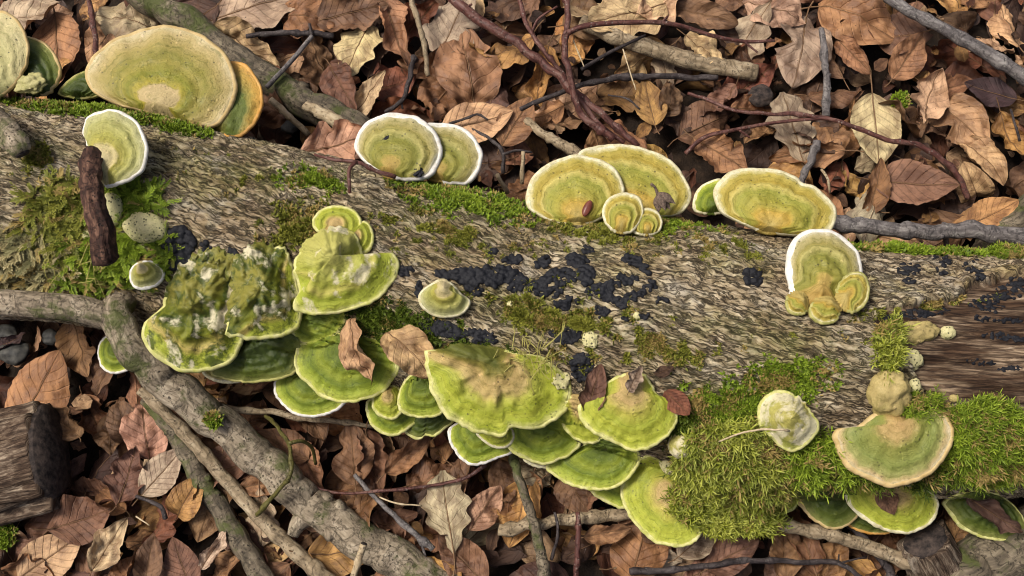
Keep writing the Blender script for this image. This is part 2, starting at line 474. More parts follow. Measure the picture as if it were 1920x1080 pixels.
M['f_olivewhite'] = mat_fungus("bracket_olive_white", [(0, (.56, .38, .10)), (.18, (.54, .40, .10)), (.24, (.36, .33, .055)), (.58, (.32, .315, .06)), (.70, (.56, .50, .16)), (.78, (.38, .33, .08)), (.90, (.60, .52, .24)), (1, (.92, .88, .72))], .12, (.13, .15, .02), speck=.7, contrast=.65, dim=.68)
M['f_gold'] = mat_fungus("bracket_gold", [(0, (.52, .40, .12)), (.25, (.56, .38, .06)), (.36, (.44, .38, .06)), (.62, (.36, .36, .055)), (.72, (.62, .52, .14)), (.78, (.44, .34, .05)), (.90, (.54, .44, .09)), (.97, (.74, .68, .36)), (1, (.86, .83, .62))], .14, (.14, .17, .02), speck=.6, contrast=.65, dim=.76)
M['f_lime'] = mat_fungus("bracket_lime", [(0, (.40, .29, .11)), (.28, (.50, .36, .14)), (.46, (.42, .40, .06)), (.62, (.31, .35, .03)), (.76, (.40, .43, .045)), (.88, (.36, .40, .035)), (.95, (.52, .54, .09)), (1, (.66, .64, .24))], .16, speck=.5, contrast=.55, dim=.9)
M['f_helmet'] = mat_fungus("bracket_helmet", [(0, (.44, .42, .11)), (.3, (.42, .42, .09)), (.5, (.36, .38, .05)), (.62, (.46, .42, .09)), (.74, (.33, .38, .035)), (.9, (.42, .46, .055)), (1, (.64, .62, .22))], .14, (.14, .18, .02), speck=.4, contrast=.5, dim=.92, white=.02)
M['f_widest'] = mat_fungus("bracket_widest", [(0, (.10, .11, .015)), (.16, (.22, .19, .035)), (.30, (.46, .33, .12)), (.44, (.50, .38, .14)), (.56, (.40, .41, .06)), (.70, (.33, .37, .03)), (.80, (.42, .45, .05)), (.90, (.36, .41, .035)), (1, (.62, .61, .20))], .22, (.07, .09, .012), speck=.6, contrast=.6, dim=.9)
M['f_lumpy'] = mat_fungus("bracket_lumpy", [(0, (.22, .205, .035)), (.3, (.12, .14, .010)), (.5, (.20, .215, .018)), (.66, (.46, .36, .10)), (.76, (.34, .38, .035)), (.90, (.40, .44, .045)), (1, (.62, .61, .20))], .62, (.035, .06, .008), speck=.4, wet=.5, contrast=.7, dim=.95, white=.04)
M['f_green'] = mat_fungus("bracket_green", [(0, (.07, .10, .010)), (.35, (.12, .165, .012)), (.54, (.24, .285, .025)), (.68, (.13, .18, .012)), (.84, (.27, .33, .028)), (.95, (.42, .46, .07)), (1, (.60, .60, .22))], .3, (.03, .055, .006), speck=.4, contrast=.55, dim=.95)
M['f_deep'] = mat_fungus("bracket_deep_green", [(0, (.035, .055, .008)), (.5, (.065, .095, .011)), (.8, (.12, .155, .018)), (1, (.30, .31, .08))], .42, (.02, .04, .005), speck=.2, wet=.4)
M['f_peach'] = mat_fungus("bracket_peach", [(0, (.55, .36, .14)), (.28, (.50, .36, .13)), (.42, (.28, .29, .06)), (.7, (.24, .28, .06)), (.85, (.36, .36, .11)), (.93, (.60, .46, .21)), (1, (.68, .58, .36))], .18, (.10, .14, .02), speck=.5)
M['f_knob'] = mat_fungus("fungus_knob", [(0, (.60, .55, .28)), (1, (.60, .55, .28))], .10, (.30, .33, .08), speck=.9, pits=.85, dim=.95)
M['f_knobtan'] = mat_fungus("fungus_knob_tan", [(0, (.52, .41, .16)), (1, (.52, .41, .16))], .12, (.28, .26, .06), speck=.5)
M['f_egg'] = mat_fungus("bracket_egg", [(0, (.42, .38, .10)), (.6, (.40, .37, .09)), (.8, (.32, .34, .06)), (1, (.46, .46, .12))], .08, (.2, .22, .03), speck=.4, white=.62, dim=.9)
M['moss_bright'] = mat_moss("bright_moss", (0.035, 0.05, 0.005), (0.17, 0.25, 0.014), (0.42, 0.50, 0.06))
M['moss_olive'] = mat_moss("olive_moss", (0.045, 0.045, 0.008), (0.20, 0.205, 0.025), (0.42, 0.41, 0.08), 0.2)
M['moss_long'] = mat_moss("long_leaved_moss", (0.03, 0.042, 0.005), (0.25, 0.28, 0.022), (0.66, 0.66, 0.17), 0.08)
M['moss_straw'] = mat_moss("dry_straw_moss", (0.10, 0.08, 0.03), (0.38, 0.32, 0.15), (0.62, 0.54, 0.29), 0.1)
M['moss_dark'] = mat_moss("dark_moss", (0.016, 0.025, 0.004), (0.08, 0.12, 0.009), (0.22, 0.27, 0.035), 0.1)

# ================================================================== ground
def build_ground():
    n = 260
    g = np.concatenate([np.linspace(-6, -1.3, 20, endpoint=False), np.linspace(-1.3, 1.3, n), np.linspace(1.3, 6, 21)[1:]])
    X, Y = np.meshgrid(g, g, indexing='ij')
    Z = 0.010 * fbm(X * 6, Y * 6, 2.0, 3) + 0.005 * perlin(X * 40, Y * 40) - 0.006
    V = np.stack([X, Y, Z], -1).reshape(-1, 3)
    o = link("ground", new_mesh("ground", V, grid_faces(len(g), len(g)), M['soil']))
    tag(o, kind="structure")
build_ground()

# ================================================================== the log
LOG_COLS = [(-420, 95, 545), (-200, 140, 565), (0, 182, 592), (330, 226, 632), (600, 290, 700), (850, 348, 770), (1000, 388, 812),
            (1300, 424, 890), (1500, 454, 930), (1650, 464, 938), (1920, 474, 940), (2150, 482, 945), (2400, 490, 950)]
_ax = []
for cx, ty, by in LOG_COLS:
    mid, half = (ty + by) / 2, (by - ty) / 2
    P = at_z(cx, mid, 0.105)
    R = half * mpp(P) * 0.975
    _ax.append((P[0], P[1], R - 0.006, R))
AX = spline(_ax, 1000)

MOSS = [  # kind, centre px, radii px, rotation deg, shoots, noise cut, material, height
    ('short', (130, 195), (110, 17), 6, 2600, -0.6, 'moss_bright', 1.2),
    ('short', (285, 215), (95, 20), 17, 3000, -0.7, 'moss_bright', 1.25),
    ('frond', (130, 410), (85, 70), 20, 620, -0.9, 'moss_olive', 1.0),
    ('frond', (180, 490), (75, 55), 0, 560, -0.9, 'moss_bright', 0.9),
    ('frond', (235, 375), (70, 34), 5, 330, -0.9, 'moss_bright', 0.9),
    ('frond', (275, 480), (55, 55), 0, 380, -0.8, 'moss_bright', 0.8),
    ('frond', (40, 490), (85, 62), -5, 700, -0.9, 'moss_straw', 0.9),
    ('short', (60, 295), (60, 32), 0, 900, 0.0, 'moss_olive', 1.0),
    ('short', (150, 375), (40, 30), 0, 700, -0.4, 'moss_dark', 1.2),
    ('short', (585, 338), (60, 24), 5, 1500, -0.15, 'moss_bright', 1.2),
    ('short', (555, 425), (62, 46), -20, 2100, -0.1, 'moss_olive', 1.2),
    ('short', (870, 372), (120, 34), 14, 5200, -0.35, 'moss_bright', 1.2),
    ('short', (830, 430), (190, 60), 10, 2800, 0.22, 'moss_olive', 0.9),
    ('short', (1140, 430), (170, 38), 4, 3200, 0.02, 'moss_olive', 1.0),
    ('short', (1270, 415), (70, 32), 10, 1800, -0.1, 'moss_bright', 1.0),
    ('short', (1080, 610), (200, 75), 8, 3400, 0.22, 'moss_olive', 1.2),
    ('short', (990, 590), (80, 50), 40, 1500, 0.1, 'moss_olive', 1.3),
    ('short', (720, 605), (120, 50), 8, 4200, -0.2, 'moss_dark', 1.2),
    ('short', (1460, 718), (95, 45), -10, 3600, -0.2, 'moss_bright', 1.2),
    ('short', (1360, 765), (85, 50), 0, 3600, -0.4, 'moss_bright', 1.3),
    ('short', (1560, 655), (60, 22), 0, 700, 0.1, 'moss_olive', 1.0),
    ('short', (1350, 455), (110, 45), 20, 1300, 0.25, 'moss_olive', 0.8),
    ('long', (1370, 895), (112, 98), 0, 3200, -2, 'moss_long', .95),
    ('long', (1310, 940), (60, 55), 0, 900, -2, 'moss_long', .95),
    ('long', (1545, 865), (95, 42), 0, 1000, -2, 'moss_bright', 0.9),
    ('long', (1850, 832), (105, 74), 5, 2900, -2, 'moss_bright', .75),
    ('long', (1690, 880), (150, 20), 0, 620, -2, 'moss_dark', 0.9),
    ('short', (1770, 462), (170, 13), 2, 2600, -0.7, 'moss_bright', 1.3),
    ('long', (1895, 470), (40, 14), 0, 160, -2, 'moss_bright', 0.6),
    ('long', (1664, 648), (26, 44), 0, 260, -2, 'moss_long', 0.8),
    ('short', (1730, 575), (120, 10), -10, 800, -0.1, 'moss_olive', 1.0),
    ('long', (1725, 765), (50, 25), 10, 260, -2, 'moss_bright', 0.6),
    ('short', (1230, 650), (110, 45), 10, 1800, 0.15, 'moss_olive', 1.0),
    ('short', (440, 330), (160, 60), 8, 900, 0.35, 'moss_olive', 0.8),
    ('short', (880, 655), (70, 16), 4, 900, -0.3, 'moss_dark', 1.2),
    ('short', (1300, 800), (60, 45), 0, 1900, -0.5, 'moss_dark', 1.3),
    ('short', (1450, 640), (180, 60), 8, 700, 0.38, 'moss_olive', 0.8),
]
WOOD_POLY = [(1640, 596), (1662, 578), (1720, 566), (1800, 552), (1818, 530), (1880, 512), (1990, 495), (2300, 490), (2300, 770), (1990, 768),
             (1880, 764), (1800, 756), (1735, 748), (1722, 705), (1690, 650), (1660, 618)]

def poly_dist(px, py, poly):
    """signed distance in pixels, positive inside"""
    P = np.asarray(poly, float)
    ins = np.zeros(px.shape, bool); dm = np.full(px.shape, 1e9)
    for i in range(len(P)):
        a, b = P[i], P[(i + 1) % len(P)]
        c = ((a[1] > py) != (b[1] > py)) & (px < (b[0] - a[0]) * (py - a[1]) / (b[1] - a[1] + 1e-9) + a[0])
        ins ^= c
        t = np.clip(((px - a[0]) * (b[0] - a[0]) + (py - a[1]) * (b[1] - a[1])) / (np.sum((b - a)**2)), 0, 1)
        dm = np.minimum(dm, np.hypot(px - a[0] - t * (b[0] - a[0]), py - a[1] - t * (b[1] - a[1])))
    return np.where(ins, dm, -dm)

def build_log():
    nu = len(AX)
    # the upper, visible part of the girth is finer
    th = np.concatenate([np.linspace(-0.45, math.pi + 0.35, 310), np.linspace(math.pi + 0.35, 2 * math.pi - 0.45, 22)[1:-1]])
    nv = len(th)
    tan = np.gradient(AX[:, :3], axis=0); tan /= np.linalg.norm(tan, axis=1)[:, None]
    side = np.cross(tan, (0, 0, 1)); side /= np.linalg.norm(side, axis=1)[:, None]     # towards -y, the near flank
    up = np.cross(side, tan)
    u = np.concatenate([[0], np.cumsum(np.linalg.norm(np.diff(AX[:, :3], axis=0), axis=1))])
    U = np.repeat(u[:, None], nv, 1); T = np.repeat(th[None], nu, 0)
    Rr = AX[:, 3][:, None] * np.ones((1, nv))
    cT, sT = np.cos(T), np.sin(T)
    lump = 0.05 * fbm(U * 5, cT * 1.2, sT * 1.2, 3) + 0.025 * perlin(U * 16, cT * 3, sT * 3)
    arc = T * 0.115
    wp = 0.009 * perlin(U * 14, arc * 16, 5.0) + 0.003 * perlin(U * 60, arc * 60, 9.0)
    f = perlin(U * 60, (arc + 0.16 * U + wp) * 300, 1.5)
    f2 = perlin(U * 110, (arc + 0.16 * U + wp) * 420, 4.5)
    f4 = perlin(U * 16, (arc + 0.16 * U + wp) * 70, 12.5)
    bark = -0.0024 * np.exp(-(f4 / 0.07)**2) + 0.0026 * (np.clip(np.abs(f) * 2.2, 0, 1)**0.7 - 0.5) + 0.0010 * f2 + 0.0008 * perlin(U * 300, arc * 420, 2.0) + 0.0014 * perlin(U * 30, arc * 34, 8.0)
    base = AX[:, None, :3] + (cT[..., None] * side[:, None] + sT[..., None] * up[:, None]) * (Rr * (1 + lump))[..., None]
    px, py = proj(base)
    d = poly_dist(px + 7 * perlin(U * 60, arc * 60, 3.3) + 4 * perlin(U * 170, arc * 170, 3.9), py + 8 * perlin(U * 50, arc * 70, 6.1) + 4 * perlin(U * 190, arc * 190, 3.9), WOOD_POLY)
    facing = sT > 0.0
    d = np.where(facing, d, -50.0)
    wood = sstep(-3, 4, d)
    grain = 0.0042 * perlin(U * 10, arc * 120, 2.2) + 0.0022 * perlin(U * 26, arc * 330, 6.2) + 0.004 * perlin(U * 9, arc * 22, 1.1)
    disp = bark * (1 - wood) + wood * (-0.0085 + grain) + 0.0022 * np.exp(-((d + 9) / 8.0)**2)
    # a dark crack runs from the bare wood along the bark
    for (x0, y0, x1, y1, w, dp) in [(1545, 608, 1660, 594, 2.5, .004), (1520, 612, 1560, 604, 2, .003), (1795, 510, 1815, 535, 3, .005), (1800, 500, 1930, 470, 2, .002)]:
        t = np.clip(((px - x0) * (x1 - x0) + (py - y0) * (y1 - y0)) / ((x1 - x0)**2 + (y1 - y0)**2), 0, 1)
        q = np.hypot(px - x0 - t * (x1 - x0), py - y0 - t * (y1 - y0)) + 4 * perlin(U * 90, arc * 90, 0.3)
        disp -= dp * np.exp(-(q / w)**2) * facing
    P = base + (cT[..., None] * side[:, None] + sT[..., None] * up[:, None]) * disp[..., None]
    moss = np.zeros_like(px)
    for (kd, c, r, rot, n, cut, mt, h) in MOSS:
        a = math.radians(rot)
        dx, dy = px - c[0], py - c[1]
        ex = (dx * math.cos(a) + dy * math.sin(a)) / (r[0] * 1.15); ey = (-dx * math.sin(a) + dy * math.cos(a)) / (r[1] * 1.2)
        moss = np.maximum(moss, np.exp(-(ex**2 + ey**2) * 1.1) * (0.95 if cut < 0.1 else 0.6))
    moss *= facing * (1 - wood)
    V = P.reshape(-1, 3); F = grid_faces(nu, nv, True)
    attrs = dict(u=U.ravel(), v=arc.ravel(), moss=moss.ravel(), wood=wood.ravel())
    isw = (wood.ravel()[F].mean(1) > 0.5)
    root = empty("fallen_log", (0, float(np.interp(0, AX[:, 0], AX[:, 1])), 0.0))
    tag(root, "thick mossy fallen log with grey-brown fissured bark, covered in bracket fungi", "log")
    off = np.array(root.location)
    def sub(mask, name):
        idx = np.unique(F[mask]); inv = np.full(len(V), -1); inv[idx] = np.arange(len(idx))
        me = new_mesh(name, V[idx] - off, inv[F[mask]], M['bark'], True, {k: a[idx] for k, a in attrs.items()})
        return link(name, me, root)
    b = sub(~isw, "bark")
    w = sub(isw, "bare_wood"); w["label"] = "patch of exposed brown wood where bark is missing"
    return BVHTree.FromPolygons([tuple(v) for v in V], [tuple(q) for q in F.tolist()]), root
LOGB, LOG = build_log()

def hit(px, py):
    d = Vector(ray(px, py))
    loc, nor, i, t = LOGB.ray_cast(Vector(C3), d)
    if loc is None: return None
    return np.array(loc), np.array(nor if nor.dot(d) < 0 else -nor)

def log_axis(x):
    return np.interp(x, AX[:, 0], AX[:, 1]), np.interp(x, AX[:, 0], AX[:, 3])

# ================================================================== tubes: branches and twigs
def tube_mesh(name, P, R, mat, sides=12, rough=0.08, seed=0.0, origin=None, ridge=0.0, flat=1.0, step=0.004):
    P = np.asarray(P, float); R = np.asarray(R, float)
    L = np.sum(np.linalg.norm(np.diff(P, axis=0), axis=1))
    n = max(6, int(L / step))
    Q = spline(np.hstack([P, R[:, None]]), n)
    C, rad = Q[:, :3], Q[:, 3]
    t = np.gradient(C, axis=0); t /= np.linalg.norm(t, axis=1)[:, None] + 1e-12
    a = np.cross(t, (0, 0, 1.0)); bad = np.linalg.norm(a, axis=1) < 0.2
    a[bad] = np.cross(t[bad], (0, 1.0, 0)); a /= np.linalg.norm(a, axis=1)[:, None]
    b = np.cross(a, t)
    s = np.linspace(0, L, n); th = np.linspace(0, 2 * math.pi, sides, endpoint=False)
    S, T = np.meshgrid(s, th, indexing='ij')
    rm = float(rad.mean())
    k = 0.35 / rm
    dsp = 1 + 0.75 * rough * (fbm(S * k * 0.22 + seed, np.cos(T) * 1.1 + seed, np.sin(T) * 1.1, 3)) + ridge * np.abs(perlin(S * k * 0.35, np.cos(T) * 3 + seed, np.sin(T) * 3))
    dsp = dsp + 0.25 * rough * perlin(S * k * 4, np.cos(T) * 4, np.sin(T) * 4 + seed)
    rr = rad[:, None] * dsp
    V = C[:, None] + (np.cos(T)[..., None] * a[:, None] + np.sin(T)[..., None] * b[:, None] * flat) * rr[..., None]
    V = V.reshape(-1, 3)
    F = grid_faces(n, sides, True)
    caps = []
    c0, c1 = len(V), len(V) + 1
    V = np.vstack([V, C[0] - t[0] * rad[0] * 0.15, C[-1] + t[-1] * rad[-1] * 0.15])
    j = np.arange(sides); j2 = (j + 1) % sides
    caps = np.vstack([np.stack([np.full(sides, c0), j, j2, j2], 1)[:, :4], np.stack([np.full(sides, c1), (n - 1) * sides + j2, (n - 1) * sides + j, (n - 1) * sides + j], 1)])
    U = np.concatenate([S.ravel(), [0, L]]); W = np.concatenate([(T * rm).ravel(), [0, 0]])
    org = P[0] if origin is None else np.asarray(origin)
    # caps are degenerate quads: write them as a triangle mesh instead
    tri = np.vstack([F[:, [0, 1, 2]], F[:, [0, 2, 3]], caps[:, :3]])
    return new_mesh(name, V - org, tri, mat, True, dict(u=U, v=W)), org

def px_path(pts):
    out = []
    for p in pts: out.append(at_z(p[0], p[1], p[2]))
    return np.array(out)

def twig(name, label, pts, w0, w1, mat, cat="twig", shoots=(), sides=10, rough=0.10, ridge=0.0, group=None, knots=0, cut=None):
    """pts: (photo x, photo y, height in metres); w0, w1: photo widths in pixels at the two ends"""
    P = px_path(pts)
    R = np.array([0.5 * (w0 + (w1 - w0) * i / (len(P) - 1)) * mpp(P[i]) for i in range(len(P))])
    root = empty(name, tuple(P[0]))
    tag(root, label, cat, group)
    sd = random.random() * 50
    # natural wobble
    Q = spline(np.hstack([P, R[:, None]]), max(8, len(P) * 5))
    wob = R.mean() * (0.25 if R.mean() > .006 else 0.55)
    for q in range(max(2, len(Q) // 5)):                                    # swollen nodes
        i = random.randrange(1, len(Q) - 1); Q[i, 3] *= random.uniform(1.12, 1.4) if R.mean() < .008 else random.uniform(1.02, 1.12)
    Q[:, 3] *= 1 + .10 * perlin(np.arange(len(Q)) * .6 + sd, sd)
    Q[1:-1, :3] += wob * np.stack([perlin(np.arange(len(Q)) * 0.45 + sd, k * 9.7, sd) for k in range(3)], 1)[1:-1]
    me, org = tube_mesh("stem", Q[:, :3], Q[:, 3], M[mat], sides, rough, sd, P[0], ridge)
    link("stem", me, root)
    for sh in shoots:
        sp, a, b = sh[:3]
        SP = px_path(sp)
        SR = np.array([0.5 * (a + (b - a) * i / (len(SP) - 1)) * mpp(SP[i]) for i in range(len(SP))])
        me, _ = tube_mesh("side_shoot", SP, SR, M[sh[3] if len(sh) > 3 else mat], sh[4] if len(sh) > 4 else 8, rough, sd + 3, P[0])
        link("side_shoot", me, root)
    for q in range(knots):
        i = random.randrange(3, len(Q) - 3); r = Q[i, 3]
        a = random.random() * 6.28
        dr = np.array((math.cos(a) * 0.7, math.sin(a) * 0.7, 0.5))
        me, _ = tube_mesh("bud_stub", np.array([Q[i, :3], Q[i, :3] + dr * r * 1.35]), np.array([r * 0.5, r * 0.34]), M[mat], 8, 0.2, sd + q, P[0], step=0.001)
        link("bud_stub", me, root)
    if cut:
        t = Q[-1, :3] - Q[-2, :3]; t /= np.linalg.norm(t)
        if cut == 'start': t = Q[0, :3] - Q[1, :3]; t /= np.linalg.norm(t)
        e, r = (Q[0, :3], Q[0, 3]) if cut == 'start' else (Q[-1, :3], Q[-1, 3])
        me, _ = tube_mesh("cut_end", np.array([e, e + t * r * 0.2]), np.array([r * 0.95, r * 0.85]), M['cut'], 16, 0.15, sd, P[0], step=0.0008)
        link("cut_end", me, root)
    return root

# ================================================================== bracket fungi
NT_, NR_ = 112, 22
def bracket(label, c, out, mat, rim='rim_lime', rw=5, slope=None, z0=None, H=0.010, thick=0.0045, lump=0.0, lift=0.004, zones=5, group=None, name="bracket_fungus", droop=0.0, relief=1.0, rimcos=(-0.97, -0.62), bulge=0.30):
    out = np.asarray(out, float); c = np.asarray(c, float)
    h = hit(*c)
    if z0 is not None: p0 = at_z(c[0], c[1], z0)
    elif h is not None: p0 = h[0] + np.array((0, 0, lift))
    else: p0 = at_z(c[0], c[1], 0.155 if c[1] < 600 else 0.095)
    O = spline(out, NT_, True)
    w2 = np.array([at_z(x, y, p0[2]) for x, y in O]) - p0
    dist = np.linalg.norm(w2[:, :2], axis=1); dmax = np.percentile(dist, 92)
    g = (w2[:, :2] * (dist[:, None] / dmax)**2).sum(0); g /= np.linalg.norm(g) + 1e-9
    if slope is None: slope = 0.06 if g[1] > 0.1 else -0.40
    n = np.array((-slope * g[0], -slope * g[1], 1.0)); n /= np.linalg.norm(n)
    ruf = 1.0 if slope < 0.01 and slope > -.5 else 0.35
    sd = random.random() * 60
    ang = np.arctan2(w2[:, 1], w2[:, 0])
    OW = np.array([at_plane(x, y, p0, n) for x, y in O]) - p0
    d = np.linalg.norm(OW, axis=1); dmax = np.percentile(d, 92)
    wi = np.clip((d / dmax - 0.16) / 0.34, 0, 1)**0.6                        # 1 on the free margin, 0 along the base
    wi = wi * sstep(rimcos[0], rimcos[1], (w2[:, :2] @ g) / np.maximum(dist, 1e-5))
    wi = np.convolve(np.concatenate([wi[-4:], wi, wi[:4]]), np.ones(9) / 9, 'valid')
    OW *= (1 + 0.022 * wi * perlin(ang * 3.2 + sd, sd) + ruf * 0.020 * wi * perlin(ang * 8 + sd, sd) + ruf * 0.010 * wi * perlin(ang * 19 + sd, sd))[:, None]
    OW *= (1 + (1 - wi) * (0.16 * perlin(ang * 5 + sd, 3.3) + 0.10 * perlin(ang * 14 + sd, 8.3)))[:, None]   # ragged where it grows into the bark
    m = mpp(p0)
    rr = np.clip(1 - (rw * m * (0.15 + 0.9 * np.abs(perlin(ang * 2 + sd, 3.0)))) / np.maximum(d, 1e-4), 0.55, 0.985)
    rr = 1 - (1 - rr) * wi - 0.004
    ca, sa = np.cos(ang), np.sin(ang)
    scale = dmax / 0.06
    def top(r):                                                              # r: (k, N) ray fraction
        P = r[..., None] * OW[None]
        rho = r * wi[None]
        z = H * (1 - np.clip(r, 0, 1)**2.0) * (0.35 + 0.65 * (1 - rho)) - droop * rho**3
        warp = 0.06 * perlin(P[..., 0] * 30 + sd, P[..., 1] * 30, sd)
        z = z + relief * 0.00045 * wi * np.sin((rho + warp) * 2 * math.pi * zones) * sstep(0.12, 0.4, rho) * (0.5 + perlin(rho * 3 + sd, ca * .8, sa * .8) + .5)
        z = z + 0.0016 * scale**0.5 * perlin(P[..., 0] * 60 + sd, P[..., 1] * 60, sd + 2) + 0.0007 * perlin(P[..., 0] * 190, P[..., 1] * 190, sd)
        z = z + ruf * 0.0016 * min(1, scale) * wi * rho**4 * perlin(np.broadcast_to(ang * 7 + sd, rho.shape), rho, sd + 5)
        z = z + 0.0022 * min(1, scale) * wi * rho**2 * perlin(np.broadcast_to(ang * 2.3 + sd, rho.shape), rho * 2, sd)
        z = z + 0.0011 * wi * (sstep(.55, .70, rho) - sstep(.72, .80, rho)) + 0.0009 * wi * (sstep(.30, .40, rho) - sstep(.42, .5, rho))
        if lump:
            k = 1 - sstep(0.55, 0.9, rho)
            a = fbm(P[..., 0] * 55 + sd, P[..., 1] * 55, sd, 3)
            z = z + lump * k * (a + 0.55 * np.clip(perlin(P[..., 0] * 130 + sd, P[..., 1] * 130, sd + 7), 0, 1)**1.2 * 2.4)
        edge = thick * 0.5
        return P + n * (z + edge)[..., None] * 1.0, rho
    rin = np.linspace(0.0, 1, NR_)[:, None] * rr[None]
    Pc, rhoc = top(rin)
    Pc0 = Pc + p0
    # the back of the cap spreads over the bark: whatever would lie inside the log rides on it
    def ride(Pw, off):
        flat = Pw.reshape(-1, 3)
        for i in range(len(flat)):
            dv = flat[i] - C3; L = np.linalg.norm(dv); dv /= L
            loc, nor, fi, t = LOGB.ray_cast(Vector(C3), Vector(dv))
            if loc is not None and t < L + 0.002 and L - t < 0.06:
                flat[i] = C3 + dv * (t - off.flat[i])
        return flat.reshape(Pw.shape)
    Pc0 = ride(Pc0, np.broadcast_to(0.0022 + H * bulge * (1 - rin**2) + 0.0016 * np.abs(perlin(Pc[..., 0] * 80, Pc[..., 1] * 80, sd)) + lump * 1.2 * np.clip(fbm(Pc[..., 0] * 90, Pc[..., 1] * 90, sd), 0, 1), rin.shape).copy())
    root = empty(name, tuple(p0))
    tag(root, label, "fungus", group)
    V = (Pc0 - p0).reshape(-1, 3)
    CA = np.broadcast_to(ca, rin.shape).ravel(); SA = np.broadcast_to(sa, rin.shape).ravel()
    F = grid_faces(NR_, NT_, True)
    # rim: band on top, rounded lip, turned under
    k1 = 5
    tt = np.linspace(0, 1, k1)[:, None]
    rb = rr[None] + (1 - rr[None]) * tt
    Pr, _ = top(rb)
    edge0 = Pr[-1] - n * thick
    Pr = ride(Pr + p0, np.full(rb.shape, 0.002)) - p0
    Pr[0] = Pc0[-1] - p0
    lips = []
    e = OW / np.maximum(d, 1e-5)[:, None]
    for a in (40, 80, 120, 160, 180):
        A = math.radians(a)
        lips.append(Pr[-1] + e * (math.sin(A) * thick * 0.42) - n * ((1 - math.cos(A)) * 0.5 * thick))
    Vr = np.concatenate([Pr, np.array(lips)])
    RF = grid_faces(len(Vr), NT_, True)
    free = (wi[RF % NT_].mean(1) > 0.14)
    nr = Vr.shape[0]
    V2 = np.vstack([V, Vr.reshape(-1, 3)])
    rho2 = np.concatenate([rhoc.ravel(), np.tile(wi * .9, nr)]); CA2 = np.concatenate([CA, np.tile(ca, nr)]); SA2 = np.concatenate([SA, np.tile(sa, nr)])
    link("cap", new_mesh("cap", V2, np.vstack([F, RF[~free] + len(V)]), M[mat], True, dict(rho=rho2, ca=CA2 * rho2, sa=SA2 * rho2, dx=CA2, dy=SA2)), root)
    link("rim", new_mesh("rim", Vr.reshape(-1, 3), RF[free], M[rim], True), root)
    us = []
    for r in np.linspace(1, 0.0, 8):
        q = (Vr[-1] if r == 1 else edge0) * r - n * ((1 - r) * (0.010 + 0.10 * dmax))
        us.append(q)
    us = np.array(us)
    link("pore_surface", new_mesh("pore_surface", us.reshape(-1, 3), grid_faces(len(us), NT_, True), M['pore'], True), root)
    return root

def ico(sub):
    import bmesh
    bm = bmesh.new(); bmesh.ops.create_icosphere(bm, subdivisions=sub, radius=1.0)
    V = np.array([v.co[:] for v in bm.verts]); F = np.array([[v.index for v in f.verts] for f in bm.faces]); bm.free()
    return V, F
ICO1, ICO2, ICO4, ICO5 = ico(1), ico(2), ico(4), ico(5)

def knob(label, c, rx, ry, mat='f_knob', height=0.7, rot=0, lump=0.12, rise=0.35, name="fungus_knob", cat="fungus", z0=None):
    """rounded young fungus: c, rx, ry in photo pixels"""
    h = hit(*c) if z0 is None else None
    if h is not None: p, nor = h
    else: p, nor = at_z(c[0], c[1], z0 or 0.15), np.array((0, 0, 1.0))
    m = mpp(p); V, F = ICO4
    sd = random.random() * 40
    a = math.radians(-rot)
    X, Y, Z = V[:, 0] * rx * m, V[:, 1] * ry * m, V[:, 2] * min(rx, ry) * m * height
    q = 1 + lump * fbm(V[:, 0] * 1.6 + sd, V[:, 1] * 1.6, V[:, 2] * 1.6 + sd, 3)
    W = np.stack([(X * math.cos(a) - Y * math.sin(a)) * q, (X * math.sin(a) + Y * math.cos(a)) * q, Z * q], 1)
    nn = nor * 0.5 + np.array((0, -0.1, 0.6)); nn /= np.linalg.norm(nn)
    zq = Vector(nn).to_track_quat('Z', 'Y').to_matrix()
    ux = np.array((1.0, 0, 0)); ux = ux - nn * ux.dot(nn); ux /= np.linalg.norm(ux); uy = np.cross(nn, ux)
    W = W[:, :1] * ux + W[:, 1:2] * uy + W[:, 2:] * nn
    p = p + nn * min(rx, ry) * m * height * rise
    o = link(name, new_mesh(name, W, F, M[mat], True, dict(rho=np.full(len(W), .5), ca=V[:, 0] * .3, sa=V[:, 1] * .3, dx=V[:, 0], dy=V[:, 1])), None, tuple(p))
    return tag(o, label, cat)

